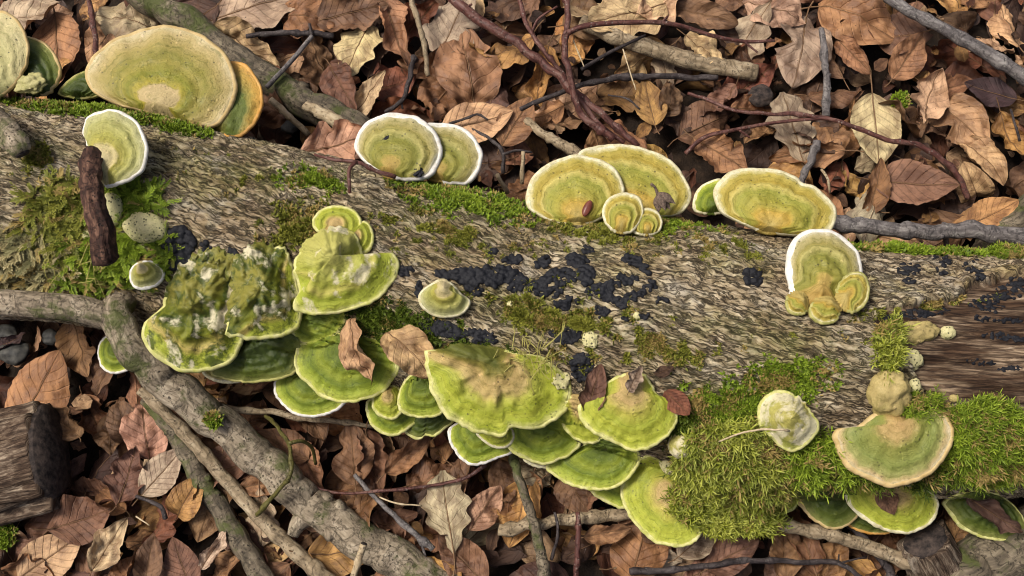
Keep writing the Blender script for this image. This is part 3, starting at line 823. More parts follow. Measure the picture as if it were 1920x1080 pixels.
# ================================================================== black crust clusters
def crust(label, blobs, name="black_crust_fungus", group=None, flat=0.75):
    """blobs: (cx, cy, rx, ry, rot, count, bump px)"""
    Vs, Fs, n = [], [], 0
    org = None
    for cx, cy, rx, ry, rot, cnt, br in blobs:
        a = math.radians(rot); pts = []
        tries = 0
        while len(pts) < cnt and tries < cnt * 30:
            tries += 1
            r, t = math.sqrt(random.random()), random.random() * 6.283
            x, y = r * math.cos(t) * rx, r * math.sin(t) * ry
            X, Y = cx + x * math.cos(a) - y * math.sin(a), cy + x * math.sin(a) + y * math.cos(a)
            b = br * random.uniform(0.65, 1.45)
            if any((X - q[0])**2 + (Y - q[1])**2 < (0.44 * (b + q[2]))**2 for q in pts): continue
            pts.append((X, Y, b))
        for X, Y, b in pts:
            hh = hit(X, Y)
            if hh is None: continue
            p, nor = hh
            if org is None: org = p.copy()
            V, F = ICO1
            r = b * mpp(p)
            sd = random.random() * 30
            W = V * (r * (1 + 0.16 * perlin(V[:, 0] * 1.5 + sd, V[:, 1] * 1.5, V[:, 2] * 1.5)))[:, None]
            W = W - nor * ((W @ nor) * (1 - flat))[:, None]
            Vs.append(W + p + nor * r * 0.12 - org); Fs.append(F + n); n += len(V)
    o = link(name, new_mesh(name, np.concatenate(Vs), np.concatenate(Fs), M['crust']), None, tuple(org))
    rm = o.modifiers.new("fuse", 'REMESH'); rm.mode = 'VOXEL'; rm.voxel_size = 0.0007; rm.use_smooth_shade = True
    sm = o.modifiers.new("soften", 'SMOOTH'); sm.factor = 0.5; sm.iterations = 3
    return tag(o, label, "crust fungus", group)

# ================================================================== moss
def blade(L, w, bend):
    """a pointed leaf in the x-z plane, root at the origin: 4 vertices, 2 faces"""
    return np.array([(0, -w * .4, 0), (0, w * .4, 0), (L * .55, w * .55, bend * .35), (L * .55, -w * .55, bend * .35), (L, 0, bend)])
BF = np.array([(0, 1, 2), (0, 2, 3), (3, 2, 4)])

def shoot_templates(kind, k=14):
    out = []
    r = np.random.default_rng(5)
    for _ in range(k):
        Vs, Fs, tip, n = [], [], [], 0
        def add(root, yaw, pitch, L, w, t0, t1):
            nonlocal n
            b = blade(L, w, L * r.uniform(-.25, .15))
            cp, sp = math.cos(pitch), math.sin(pitch)
            x = b[:, 0] * cp - b[:, 2] * sp; z = b[:, 0] * sp + b[:, 2] * cp; y = b[:, 1]
            cy, sy = math.cos(yaw), math.sin(yaw)
            Vs.append(np.stack([x * cy - y * sy, x * sy + y * cy, z], 1) + root); Fs.append(BF + n)
            tip.append([t0, t0, (t0 + t1) / 2, (t0 + t1) / 2, t1]); n += 5
        if kind == 'short':
            for q in range(4):
                add(np.zeros(3), r.uniform(0, 6.28), r.uniform(.35, 1.35), r.uniform(.0024, .0046), r.uniform(.0009, .0014), .1, r.uniform(.5, 1))
        elif kind == 'long':
            H = r.uniform(.008, .015); lean = r.uniform(-.35, .35, 2)
            for q in range(13):
                t = (q + .5) / 13
                add(np.array((lean[0] * H * t, lean[1] * H * t, H * t)), q * 2.4 + r.uniform(-.4, .4), r.uniform(.15, .8) + .5 * t, r.uniform(.005, .0085), r.uniform(.0007, .0011), .15 + .5 * t * t, r.uniform(.55, .8) + .2 * t)
        else:                                                                    # feather-like creeping frond along +x
            H = r.uniform(.010, .020)
            for q in range(22):
                t = (q + .5) / 22; sgn = 1 if q % 2 else -1
                add(np.array((H * t, 0, .0012 + .002 * math.sin(t * 3.0))), sgn * r.uniform(.45, .95), r.uniform(.0, .55), .0052 * (1 - .55 * t), .0010, .15 + .3 * t, .55 + .45 * t)
            add(np.array((0, 0, .001)), 0, .05, H, .0011, .0, .5)
        out.append((np.concatenate(Vs), np.concatenate(Fs), np.concatenate(tip)))
    return out
TEMPL = {k: shoot_templates(k) for k in ('short', 'long', 'frond')}

def moss_mesh(name, pts, nors, kind, mat, size, label, cat="moss", head=None):
    T = TEMPL[kind]
    Vs, Fs, tp, tn, n = [], [], [], [], 0
    org = pts[0]
    for p, nor in zip(pts, nors):
        V, F, tip = T[random.randrange(len(T))]
        s = size * random.uniform(.7, 1.3)
        if kind == 'frond': nn = nor + rng.normal(0, .16, 3)
        else: nn = nor * .65 + np.array((0, 0, .45)) + rng.normal(0, .28 if kind == 'short' else .34, 3)
        nn /= np.linalg.norm(nn)
        a = random.random() * 6.283 if head is None else head + random.gauss(0, .8)
        ux = np.array((math.cos(a), math.sin(a), 0.0)); ux -= nn * ux.dot(nn); ux /= np.linalg.norm(ux)
        uy = np.cross(nn, ux)
        Vs.append((V[:, :1] * ux + V[:, 1:2] * uy + V[:, 2:] * nn) * s + p - org)
        Fs.append(F + n); tp.append(tip); tn.append(np.full(len(V), min(1, max(0, random.random() * .8 + .1 - 1.1 * mclump(p))))); n += len(V)
    me = new_mesh(name, np.concatenate(Vs), np.concatenate(Fs), M[mat], False, dict(tip=np.concatenate(tp), tint=np.concatenate(tn)))
    o = link(name, me, None, tuple(org))
    return tag(o, label, cat, None, "stuff")

def moss_patch(row, label):
    kd, c, r, rot, n, cut, mt, h = row
    a = math.radians(rot)
    pts, nors = [], []
    tries = 0
    while len(pts) < n and tries < n * 5:
        tries += 1
        q = math.sqrt(random.random()) if kd != 'short' else min(1.25, abs(random.gauss(0, .55)))
        t = random.random() * 6.283
        x, y = q * math.cos(t) * r[0], q * math.sin(t) * r[1]
        X, Y = c[0] + x * math.cos(a) - y * math.sin(a), c[1] + x * math.sin(a) + y * math.cos(a)
        hh = hit(X, Y)
        if hh is None: continue
        p, nor = hh
        if cut > -1.5:
            v = mnoise(p)
            if v < cut + .25 * q: continue
        if kd == 'long':                                                         # a raised cushion
            p = p + nor * 0.016 * h * max(0, 1 - q * q) * (.35 + .6 * random.random() + 1.7 * max(-.3, mclump(p)))
        pts.append(p - nor * 0.0006); nors.append(nor)
    nm = {'short': "moss_patch", 'long': "moss_cushion", 'frond': "feather_moss"}[kd]
    if pts: moss_mesh(nm, pts, nors, kd, mt, h, label)

def mclump(p):
    from mathutils import noise
    return noise.noise(Vector(p) * 60)

def mnoise(p):
    from mathutils import noise
    v = Vector(p)
    return noise.noise(v * 55) * .7 + noise.noise(v * 170) * .8

# ================================================================== leaves
def leaf_mesh(seed, kind='beech', nu=32, nv=17, fold=0.0, bend=0.0, roll=0.0, crumple=0.03, wave=0.04, width=None, bites=0):
    r = np.random.default_rng(seed)
    W = width or r.uniform(.27, .34)
    u = np.linspace(0, 1, nu); v = np.linspace(-1, 1, nv)
    prof = np.sin(math.pi * u**0.86)**0.78 * (1 - 0.18 * u)
    prof[0] = 0.015; prof[-1] = 0.006
    if kind == 'oak':
        prof = (np.sin(math.pi * u**1.35)**0.8) * (0.86 + 0.14 * np.cos(2 * math.pi * u * 4.2 + 2.2)); prof[0] = .02; prof[-1] = .10; W *= 0.95
        prof = np.clip(prof, .02, None)
    if kind == 'sycamore':
        prof = (np.sin(math.pi * u**0.75)**0.6) * (0.86 + 0.14 * np.cos(2 * math.pi * u * 3.0 + 1.0)); prof[0] = .03; prof[-1] = .02; W *= 1.35
        prof = np.clip(prof, .02, None)
    side = np.ones((nu, nv))
    sd = r.uniform(0, 99)
    U, Vv = np.meshgrid(u, v, indexing='ij')
    lr = np.where(Vv > 0, 1.0, -1.0)
    edge = 1 + 0.05 * perlin(U * 9 + sd, lr * 3 + sd) + 0.025 * perlin(U * 26 + sd, lr * 5)
    for b in range(bites):
        bu, bs = r.uniform(.2, .9), r.choice((-1, 1)); bw, bd = r.uniform(.02, .10), r.uniform(.2, .6)
        edge = edge * (1 - bd * np.exp(-((U - bu) / bw)**2) * (lr == bs))
    y = Vv * prof[:, None] * W * edge
    x = U - 0.5 + 0.03 * np.sin(U * 3 + sd) * 0
    y = y + 0.05 * np.sin((U - .3) * 2.6) * r.uniform(-1, 1)
    av = np.abs(Vv)
    pleat = 0.010 * np.cos(2 * math.pi * (U * 9 - 2.1 * av + .0)) * np.clip(av * 2.2, 0, 1) * np.clip(np.sin(math.pi * U), 0, 1)
    z = fold * np.abs(y) + pleat + wave * av**2 * perlin(U * 4 + sd, lr * 2.0 + sd, 1.1) * 1.6 + crumple * (fbm(x * 3.2 + sd, y * 3.2, sd, 3) + 0.5 * np.abs(perlin(x * 6 + sd, y * 6, sd + 3)) * 1.2)
    # bend along the length, roll across it
    def curl(a, b, k):
        if abs(k) < 1e-3: return a, b
        R = 1 / k
        return (R - b) * np.sin(a / R), R - (R - b) * np.cos(a / R)
    yy, zz = curl(y, z, roll)
    xx, zz = curl(x, zz, bend)
    P = np.stack([xx, yy, zz], -1)
    return P, U, Vv

def midrib_mesh(P, name, stalk=0.22, r0=0.0085):
    nv = P.shape[1]; mid = P[:, nv // 2]
    nor = np.cross(P[1:, nv // 2] - P[:-1, nv // 2], P[:-1, min(nv // 2 + 2, nv - 1)] - P[:-1, nv // 2])
    nor = np.vstack([nor, nor[-1]]); nor /= np.linalg.norm(nor, axis=1)[:, None] + 1e-9
    d = mid[0] - mid[2]; d /= np.linalg.norm(d)
    st = np.array([mid[0] + d * stalk + nor[0] * stalk * .25, mid[0] + d * stalk * .5 + nor[0] * stalk * .06])
    C = np.vstack([st, mid + nor * 0.002])[::1]
    n = len(C)
    rad = np.concatenate([[r0 * 1.25, r0 * 1.1], np.linspace(r0, r0 * .25, n - 2)])
    t = np.gradient(C, axis=0); t /= np.linalg.norm(t, axis=1)[:, None]
    nn = np.vstack([nor[0], nor[0], nor]); b = np.cross(t, nn)
    th = np.linspace(0, 2 * math.pi, 6, endpoint=False)
    V = C[:, None] + (np.cos(th)[None, :, None] * b[:, None] + np.sin(th)[None, :, None] * nn[:, None]) * rad[:, None, None]
    return new_mesh(name, V.reshape(-1, 3), grid_faces(n, 6, True), M['midrib'])

LEAFV = {}
def leaf_variants():
    spec = []
    for i in range(30):
        r = np.random.default_rng(100 + i)
        spec.append(dict(kind='beech', fold=r.uniform(-.1, .45), bend=r.normal(0, .8), roll=r.normal(.3, 1.5), crumple=r.uniform(.04, .12), wave=r.uniform(.04, .16), bites=int(r.integers(0, 3)), width=r.uniform(.29, .38)))
    for i in range(8):                                                          # tightly rolled
        r = np.random.default_rng(300 + i)
        spec.append(dict(kind='rolled', fold=.1, bend=r.normal(0, 1.0), roll=r.uniform(3.2, 5.5), crumple=.06, wave=.06, width=r.uniform(.28, .34)))
    for i in range(5):
        r = np.random.default_rng(400 + i)
        spec.append(dict(kind='oak', fold=r.uniform(0, .2), bend=r.normal(0, .4), roll=r.normal(0, .5), crumple=.045, wave=.05))
    for i in range(3):
        r = np.random.default_rng(500 + i)
        spec.append(dict(kind='sycamore', fold=.1, bend=r.normal(0, .4), roll=r.normal(0, .5), crumple=.05, wave=.05, bites=1))
    for i in range(4):                                                          # flat, neat
        spec.append(dict(kind='flat', fold=.12, bend=.25, roll=.25, crumple=.02, wave=.03, width=.34))
    for i, s in enumerate(spec):
        kd = s.pop('kind')
        P, U, V = leaf_mesh(1000 + i, 'beech' if kd in ('rolled', 'flat') else kd, **s)
        F = grid_faces(*U.shape)
        me = new_mesh("leaf", P.reshape(-1, 3), F, M['leaf'], True, dict(u=U.ravel(), v=V.ravel()))
        mr = midrib_mesh(P, "midrib")
        LEAFV.setdefault(kd, []).append((me, mr, P, U, V))
leaf_variants()

LC = dict(copper=(0.30, 0.162, 0.080), tan=(0.50, 0.335, 0.19), dark=(0.10, 0.056, 0.038), grey=(0.40, 0.325, 0.225), purple=(0.058, 0.032, 0.036),
          ochre=(0.43, 0.245, 0.09), brown=(0.19, 0.105, 0.060), pale=(0.54, 0.415, 0.25), russet=(0.20, 0.08, 0.042))
_lcount = 0
def place_leaf(P, L, head, colour, kind='beech', pitch=0.0, roll=0.0, label=None, group=None, var=None, flip=False, name="fallen_leaf"):
    global _lcount
    vs_ = LEAFV[kind]
    me, mr = vs_[(var if var is not None else random.randrange(len(vs_))) % len(vs_)][:2]
    o = bpy.data.objects.new(name, me); col.objects.link(o)
    R = Matrix.Rotation(head, 3, 'Z') @ Matrix.Rotation(-pitch, 3, 'Y') @ Matrix.Rotation(roll + (math.pi if flip else 0), 3, 'X')
    o.matrix_world = Matrix.Translation(Vector(P)) @ R.to_4x4() @ Matrix.Scale(L, 4)
    j = lambda s: max(0.0, random.gauss(1, s))
    k = j(.10)
    c = LC[colour]
    o.color = (min(.7, c[0] * k), min(.6, c[1] * k * j(.05)), min(.5, c[2] * k * j(.08)), 1)
    q = bpy.data.objects.new("midrib", mr); col.objects.link(q); q.parent = o
    tag(o, label, "leaf", group)
    _lcount += 1
    return o

# ================================================================== bracket fungi of this log
def shelf(*a, **k): return bracket(*a, **k)

shelf("largest tan bracket with cream centre, on the mossy ridge before the orange-rimmed one", (305, 203),
      [(161, 140), (170, 115), (195, 92), (235, 68), (280, 56), (320, 54), (365, 64), (400, 85), (428, 115), (439, 145), (438, 175), (428, 205), (412, 228), (390, 238), (368, 236), (340, 226), (300, 216), (250, 204), (210, 190), (178, 172)],
      'f_tan', 'rim_tan', 7, H=.012, zones=7, thick=.006, z0=.158)
shelf("bracket with bright orange rim tucked behind the largest tan bracket", (418, 232),
      [(425, 122), (455, 122), (475, 140), (488, 165), (491, 190), (485, 215), (470, 240), (447, 256), (420, 253), (400, 240), (395, 215), (410, 170)],
      'f_orange', 'rim_orange', 8, z0=.145, zones=4)
shelf("pale cream-yellow bracket half cut off beside the deep green tan-rimmed one", (-20, 172),
      [(0, 24), (20, 32), (40, 50), (52, 85), (50, 115), (35, 150), (10, 175), (-20, 182), (-60, 170), (-78, 120), (-65, 60), (-32, 30)],
      'f_pale', 'rim_tan', 6, z0=.172)
shelf("deep green bracket with thin tan rim partly under the pale cream one", (66, 166),
      [(48, 74), (75, 78), (95, 95), (110, 120), (112, 140), (100, 166), (85, 177), (50, 176), (25, 160), (30, 110)],
      'f_deep', 'rim_tan', 6, z0=.155)
shelf("small dark green bracket peeping out beside the largest tan bracket", (150, 178),
      [(112, 176), (125, 158), (145, 144), (165, 136), (195, 150), (190, 175), (165, 184), (135, 183)], 'f_deep', 'rim_olive', 5, z0=.148)
shelf("yellow-green bracket with thin white rim standing above the dark broken stick", (196, 312),
      [(157, 242), (165, 222), (185, 212), (210, 209), (235, 216), (258, 235), (272, 265), (275, 290), (266, 318), (247, 335), (225, 343), (200, 350), (188, 335), (180, 308), (168, 284), (163, 265), (157, 254)],
      'f_limewhite', 'rim_white', 6, z0=.225, slope=.05, zones=6)
shelf("round white-rimmed olive bracket with a black smear and yellow centre", (733, 322),
      [(668, 272), (678, 248), (700, 228), (735, 217), (770, 221), (800, 238), (820, 262), (825, 285), (818, 310), (805, 328), (785, 336), (760, 338), (730, 331), (705, 318), (685, 303), (672, 288)],
      'f_olivewhite', 'rim_white', 13, z0=.172, thick=.007)
shelf("white-rimmed olive bracket overlapped by the one with a black smear", (822, 330),
      [(795, 240), (830, 236), (860, 242), (885, 258), (900, 285), (900, 305), (892, 328), (875, 343), (850, 345), (825, 340), (800, 330), (790, 290)],
      'f_olivewhite', 'rim_white', 12, z0=.158, thick=.006)
shelf("round golden bracket with a small red-brown nut lying on it", (1082, 413),
      [(990, 365), (1000, 340), (1025, 315), (1060, 298), (1090, 295), (1125, 305), (1152, 325), (1165, 350), (1165, 368), (1152, 390), (1134, 405), (1110, 417), (1075, 421), (1040, 416), (1015, 406), (995, 390)],
      'f_gold', 'rim_cream', 7, z0=.176, thick=.006, zones=6)
shelf("wide golden-green bracket with a brown beech husk on it", (1195, 398),
      [(1085, 292), (1115, 278), (1160, 273), (1205, 280), (1250, 300), (1278, 330), (1293, 365), (1287, 388), (1268, 402), (1240, 406), (1200, 404), (1150, 400), (1110, 380), (1090, 330)],
      'f_gold', 'rim_cream', 6, z0=.162, zones=6)
shelf("small round golden bracket below the notch between two wide golden ones", (1164, 424),
      [(1132, 400), (1138, 380), (1155, 367), (1180, 366), (1198, 375), (1204, 395), (1198, 415), (1180, 435), (1155, 434), (1138, 420)],
      'f_gold', 'rim_cream', 3, H=.006, z0=.196, zones=3)
shelf("tiny golden bracket touching the small round golden one", (1213, 433),
      [(1190, 420), (1195, 400), (1215, 394), (1232, 402), (1239, 418), (1232, 435), (1210, 440), (1190, 435)], 'f_gold', 'rim_cream', 3, H=.005, z0=.192, zones=3)
shelf("small green bracket half hidden by the broad wavy golden one", (1335, 392),
      [(1303, 375), (1312, 355), (1330, 343), (1355, 341), (1375, 365), (1370, 395), (1340, 400), (1315, 399), (1303, 392)], 'f_green', 'rim_cream', 5, z0=.164)
shelf("broad wavy golden-brown bracket at the end of the grey branch", (1440, 430),
      [(1340, 365), (1350, 345), (1375, 325), (1410, 319), (1450, 322), (1490, 335), (1503, 347), (1530, 355), (1555, 380), (1563, 405), (1555, 432), (1535, 440), (1500, 442), (1450, 438), (1410, 428), (1375, 411), (1352, 396)],
      'f_gold', 'rim_cream', 6, z0=.178, lump=.0018, thick=.006, zones=6)
shelf("tall olive bracket with broad white rim growing above the bark crack", (1535, 545),
      [(1477, 505), (1482, 470), (1500, 446), (1530, 436), (1560, 438), (1590, 455), (1608, 485), (1613, 515), (1604, 540), (1588, 560), (1572, 578), (1545, 588), (1515, 585), (1492, 565), (1482, 530)],
      'f_olivewhite', 'rim_white', 14, z0=.222, slope=.02, H=.014, thick=.007, lump=.0030, rimcos=(-.55, -.1))
shelf("small lobe joined to the side of the tall white-rimmed bracket", (1584, 556),
      [(1575, 530), (1598, 513), (1618, 517), (1628, 540), (1622, 565), (1605, 582), (1585, 582), (1570, 565)], 'f_gold', 'rim_olive', 3, z0=.236, H=.005, zones=4, slope=.0, rimcos=(-.7, .0))
shelf("tiny lobe under the tall white-rimmed bracket above the bark crack", (1546, 572),
      [(1520, 578), (1532, 562), (1555, 560), (1572, 575), (1568, 598), (1545, 605), (1525, 597)], 'f_gold', 'rim_olive', 3, H=.008, zones=2, lift=.008, slope=-.2, rimcos=(.3, .8), lump=.002)
shelf("little tan lobe at the foot of the tall white-rimmed bracket", (1495, 568),
      [(1476, 565), (1482, 552), (1500, 550), (1512, 565), (1508, 585), (1490, 588), (1478, 580)], 'f_gold', 'rim_olive', 2, H=.007, zones=2, lift=.008, slope=-.2, rimcos=(.3, .8), lump=.002)

# --- the side of the log above the forked branch
shelf("big lumpy dark green bracket with lime rim next to the forked branch", (376, 572),
      [(271, 630), (276, 604), (304, 578), (318, 548), (340, 505), (365, 478), (405, 470), (440, 484), (458, 520), (465, 570), (462, 610), (448, 645), (440, 662), (425, 678), (395, 690), (360, 694), (320, 682), (290, 662)],
      'f_lumpy', 'rim_lime', 5, H=.020, lump=.0062, thick=.007, slope=-.40, lift=.006, rimcos=(-.6, .5), bulge=.75)
shelf("lumpy dark green bracket with orange band beside the big lumpy one", (494, 558),
      [(422, 608), (436, 560), (440, 505), (462, 467), (500, 456), (528, 468), (546, 500), (556, 540), (562, 570), (561, 600), (545, 620), (510, 630), (470, 633), (437, 626)],
      'f_lumpy', 'rim_lime', 5, H=.018, lump=.0060, thick=.006, slope=-.30, lift=.016, rimcos=(-.5, .55), bulge=.75)
shelf("pale lime helmet-shaped bracket with wide skirt under the small round lobes", (632, 492),
      [(552, 577), (554, 560), (563, 545), (558, 520), (554, 490), (574, 456), (592, 440), (612, 431), (640, 430), (663, 444), (678, 478), (702, 481), (730, 474), (743, 490), (742, 512), (725, 540), (695, 565), (650, 580), (600, 587), (570, 586)],
      'f_helmet', 'rim_lime', 5, H=.022, lump=.0034, lift=.012, slope=-.30, rimcos=(-.8, .5), bulge=.8)
shelf("small round lime lobe capping the helmet-shaped bracket", (632, 432),
      [(590, 425), (592, 410), (605, 395), (630, 389), (655, 393), (672, 408), (675, 430), (664, 444), (640, 448), (608, 440)], 'f_lime', 'rim_lime', 4, H=.006, lift=.008, zones=3, slope=-.02)
shelf("tiny lime lobe at the shoulder of the helmet-shaped bracket", (668, 452),
      [(660, 440), (680, 418), (692, 425), (698, 445), (692, 465), (680, 473), (664, 468)], 'f_lime', 'rim_lime', 3, H=.006, lift=.006, zones=3, slope=-.05)
shelf("green bracket sheltered directly under the skirt of the helmet-shaped one", (600, 592),
      [(552, 632), (556, 600), (580, 578), (620, 572), (650, 580), (645, 602), (630, 625), (600, 642), (575, 644)], 'f_green', 'rim_lime', 4, z0=.150, slope=-.35)
shelf("wet moss-covered dark bracket under the two lumpy ones", (490, 652),
      [(400, 700), (398, 670), (430, 640), (480, 625), (545, 622), (566, 650), (558, 690), (535, 705), (500, 713), (455, 715), (420, 708)], 'f_deep', 'rim_olive', 4, z0=.128, lump=.004, H=.014, slope=-.35)
shelf("thin grey-green edge of a bracket peeping out under the wet dark one", (420, 690),
      [(383, 698), (395, 682), (420, 672), (450, 690), (455, 712), (425, 716), (398, 710)], 'f_olivewhite', 'rim_cream', 3, z0=.105, slope=-.2)
shelf("grass-green bracket with two brown leaves resting on it", (652, 655),
      [(555, 672), (562, 650), (585, 638), (625, 628), (680, 630), (722, 645), (744, 668), (746, 688), (738, 708), (715, 735), (680, 748), (645, 753), (610, 743), (580, 720), (560, 696)], 'f_green', 'rim_lime', 6, z0=.150, zones=7, H=.012, slope=-.25)
shelf("vivid green bracket with white edge below the leaf-topped one", (585, 712),
      [(518, 735), (520, 712), (538, 700), (575, 695), (612, 712), (640, 740), (645, 754), (625, 770), (590, 779), (560, 776), (535, 761)], 'f_green', 'rim_white', 3, z0=.105, slope=-.22)
shelf("small white-edged green bracket caught behind the forked branch", (226, 652),
      [(187, 670), (190, 645), (205, 630), (228, 634), (248, 660), (250, 684), (235, 694), (215, 698), (195, 689)], 'f_green', 'rim_white', 4, z0=.085, slope=-.3)
shelf("small grey-green hat-shaped bracket among the black crust", (833, 540),
      [(787, 556), (796, 542), (812, 532), (830, 526), (850, 536), (864, 551), (879, 561), (876, 575), (860, 588), (835, 593), (810, 587), (793, 573)], 'f_limewhite', 'rim_cream', 3, H=.012, lift=.009, slope=-.55, zones=3)

# --- the tiers in the middle
shelf("widest scalloped lime bracket with brownish lumpy middle in the crowded tier", (925, 682),
      [(800, 676), (806, 660), (830, 655), (860, 650), (910, 652), (960, 662), (1010, 668), (1040, 688), (1062, 710), (1067, 735), (1060, 760), (1040, 785), (1000, 800), (956, 797), (947, 808), (925, 813), (880, 802), (840, 775), (815, 736), (805, 702)],
      'f_widest', 'rim_lime', 5, H=.014, lump=.0040, lift=.006, slope=-.36, zones=7, thick=.006, rimcos=(-.55, -.05))
shelf("small lime bracket wedged beside the widest scalloped one", (790, 712),
      [(748, 755), (752, 730), (768, 708), (800, 692), (825, 715), (838, 750), (828, 772), (810, 779), (780, 780), (756, 771)], 'f_green', 'rim_lime', 4, z0=.145, slope=-.3)
shelf("little round lime bracket below the grass-green leaf-topped one", (727, 738),
      [(700, 757), (702, 740), (715, 728), (742, 726), (757, 745), (753, 770), (738, 783), (716, 779), (703, 768)], 'f_lime', 'rim_lime', 3, z0=.130, slope=-.3, zones=4)
shelf("dark green bracket forming the lowest step under the little round one", (735, 768),
      [(689, 765), (696, 748), (730, 738), (775, 748), (790, 775), (765, 802), (736, 815), (710, 806), (694, 787)], 'f_green', 'rim_lime', 4, z0=.108, slope=-.22, zones=4)
shelf("dark scalloped bracket with speckled top under the wedged lime one", (802, 778),
      [(757, 800), (768, 782), (800, 765), (840, 770), (848, 790), (833, 802), (815, 816), (798, 814), (790, 821), (773, 818)], 'f_deep', 'rim_lime', 4, z0=.100, slope=-.22)
shelf("blue-green bracket with clean white rim under the widest scalloped one", (895, 800),
      [(842, 814), (850, 798), (880, 788), (925, 792), (955, 825), (957, 846), (935, 856), (905, 868), (876, 866), (856, 846)], 'f_green', 'rim_white', 6, z0=.105, slope=-.25)
shelf("small pale bracket tucked between the white-rimmed and the widest bracket", (930, 805),
      [(896, 812), (910, 795), (945, 790), (962, 815), (955, 832), (937, 838), (918, 832)], 'f_lime', 'rim_cream', 3, z0=.122, slope=-.25, zones=3)
shelf("half-round lime bracket below the notch of the widest one", (1015, 788),
      [(950, 824), (955, 795), (990, 778), (1050, 775), (1080, 790), (1088, 815), (1081, 840), (1055, 857), (1020, 867), (985, 859), (960, 842)], 'f_green', 'rim_lime', 4, z0=.120, slope=-.28, zones=6)
shelf("narrow upright lime bracket squeezed between the two widest ones", (1082, 757),
      [(1055, 790), (1060, 758), (1075, 742), (1095, 750), (1120, 800), (1124, 822), (1100, 830), (1070, 814)], 'f_lime', 'rim_lime', 4, z0=.150, slope=-.3, zones=4)
shelf("fan-shaped pale lime bracket below the curled grey-brown leaf", (1180, 728),
      [(1087, 776), (1088, 758), (1110, 752), (1135, 722), (1170, 704), (1205, 703), (1230, 738), (1255, 748), (1268, 770), (1265, 795), (1245, 820), (1215, 838), (1190, 843), (1170, 836), (1135, 820), (1105, 801)],
      'f_lime', 'rim_lime', 5, H=.012, lift=.008, slope=-.34, zones=6)
shelf("deep green arc-shaped bracket beneath the fan-shaped one", (1138, 838),
      [(1025, 876), (1050, 858), (1090, 838), (1130, 822), (1170, 828), (1195, 848), (1197, 866), (1182, 890), (1165, 905), (1140, 915), (1100, 916), (1060, 902)], 'f_green', 'rim_lime', 5, z0=.105, slope=-.2, zones=7)
shelf("thin green bracket edge lowest under the deep green arc-shaped one", (1165, 888),
      [(1110, 920), (1130, 890), (1175, 880), (1195, 905), (1195, 940), (1172, 951), (1150, 945)], 'f_green', 'rim_lime', 3, z0=.070, slope=-.15)
shelf("pale edge of a bracket showing under the half-round lime one", (1015, 850),
      [(985, 862), (990, 840), (1025, 835), (1045, 855), (1040, 872), (1012, 874)], 'f_olivewhite', 'rim_cream', 3, z0=.090, slope=-.2)
shelf("crescent-shaped lime bracket curling round the long-leaved moss cushion", (1262, 928),
      [(1167, 920), (1170, 890), (1190, 867), (1215, 856), (1238, 864), (1262, 880), (1300, 905), (1318, 945), (1318, 985), (1308, 1006), (1295, 1018), (1270, 1023), (1240, 1018), (1210, 1000), (1185, 970), (1170, 942)],
      'f_lime', 'rim_lime', 6, z0=.090, slope=-.12, zones=8, H=.008)

# --- the mossy end with the bare wood
shelf("egg-shaped white and olive bracket with a dry stalk lying on it", (1478, 785),
      [(1424, 776), (1432, 750), (1455, 736), (1480, 738), (1505, 755), (1522, 778), (1531, 790), (1531, 806), (1518, 825), (1490, 843), (1468, 838), (1445, 816), (1428, 800)], 'f_egg', 'rim_lime', 4, H=.024, lift=.010, slope=-.40, zones=2)
shelf("large green fan bracket with peach-orange rim under the tan knobbly growth", (1668, 798),
      [(1565, 822), (1568, 808), (1580, 802), (1600, 806), (1625, 790), (1650, 776), (1685, 778), (1703, 786), (1720, 774), (1745, 768), (1765, 778), (1776, 795), (1778, 825), (1768, 850), (1745, 880), (1710, 900), (1670, 907), (1640, 900), (1600, 880), (1580, 856)],
      'f_peach', 'rim_tan', 6, H=.010, lift=.012, slope=-.22, thick=.007, zones=6)
shelf("lime half-ring bracket with a torn brown leaf stuck in its middle", (1668, 925),
      [(1585, 916), (1600, 911), (1630, 908), (1668, 905), (1705, 912), (1735, 920), (1750, 930), (1756, 946), (1750, 966), (1735, 985), (1705, 997), (1670, 994), (1635, 981), (1605, 958), (1588, 936)], 'f_lime', 'rim_cream', 6, z0=.112, slope=-.16, zones=6)
shelf("dark green bracket with orange edge beside the lime half-ring one", (1555, 912),
      [(1490, 930), (1500, 905), (1545, 895), (1595, 905), (1615, 940), (1600, 972), (1580, 986), (1555, 988), (1530, 976), (1510, 956)], 'f_deep', 'rim_tan', 4, z0=.088, slope=-.2)
shelf("tiny orange-edged bracket under the lime half-ring one", (1630, 962),
      [(1588, 978), (1600, 950), (1640, 940), (1675, 965), (1668, 995), (1640, 999), (1610, 993)], 'f_deep', 'rim_orange', 3, z0=.070, slope=-.2)
shelf("ragged green bracket holding a dark wet leaf in its dip", (1845, 945),
      [(1770, 942), (1785, 932), (1820, 922), (1870, 928), (1905, 955), (1922, 990), (1905, 1006), (1870, 1011), (1830, 1001), (1800, 986), (1785, 966)], 'f_deep', 'rim_lime', 6, z0=.085, slope=-.2, lump=.003)
shelf("small green bracket edge poking out below the long-leaved moss cushion", (1468, 938),
      [(1450, 945), (1452, 928), (1475, 922), (1492, 935), (1488, 952), (1468, 958)], 'f_lime', 'rim_lime', 3, z0=.085, slope=-.2, zones=2)

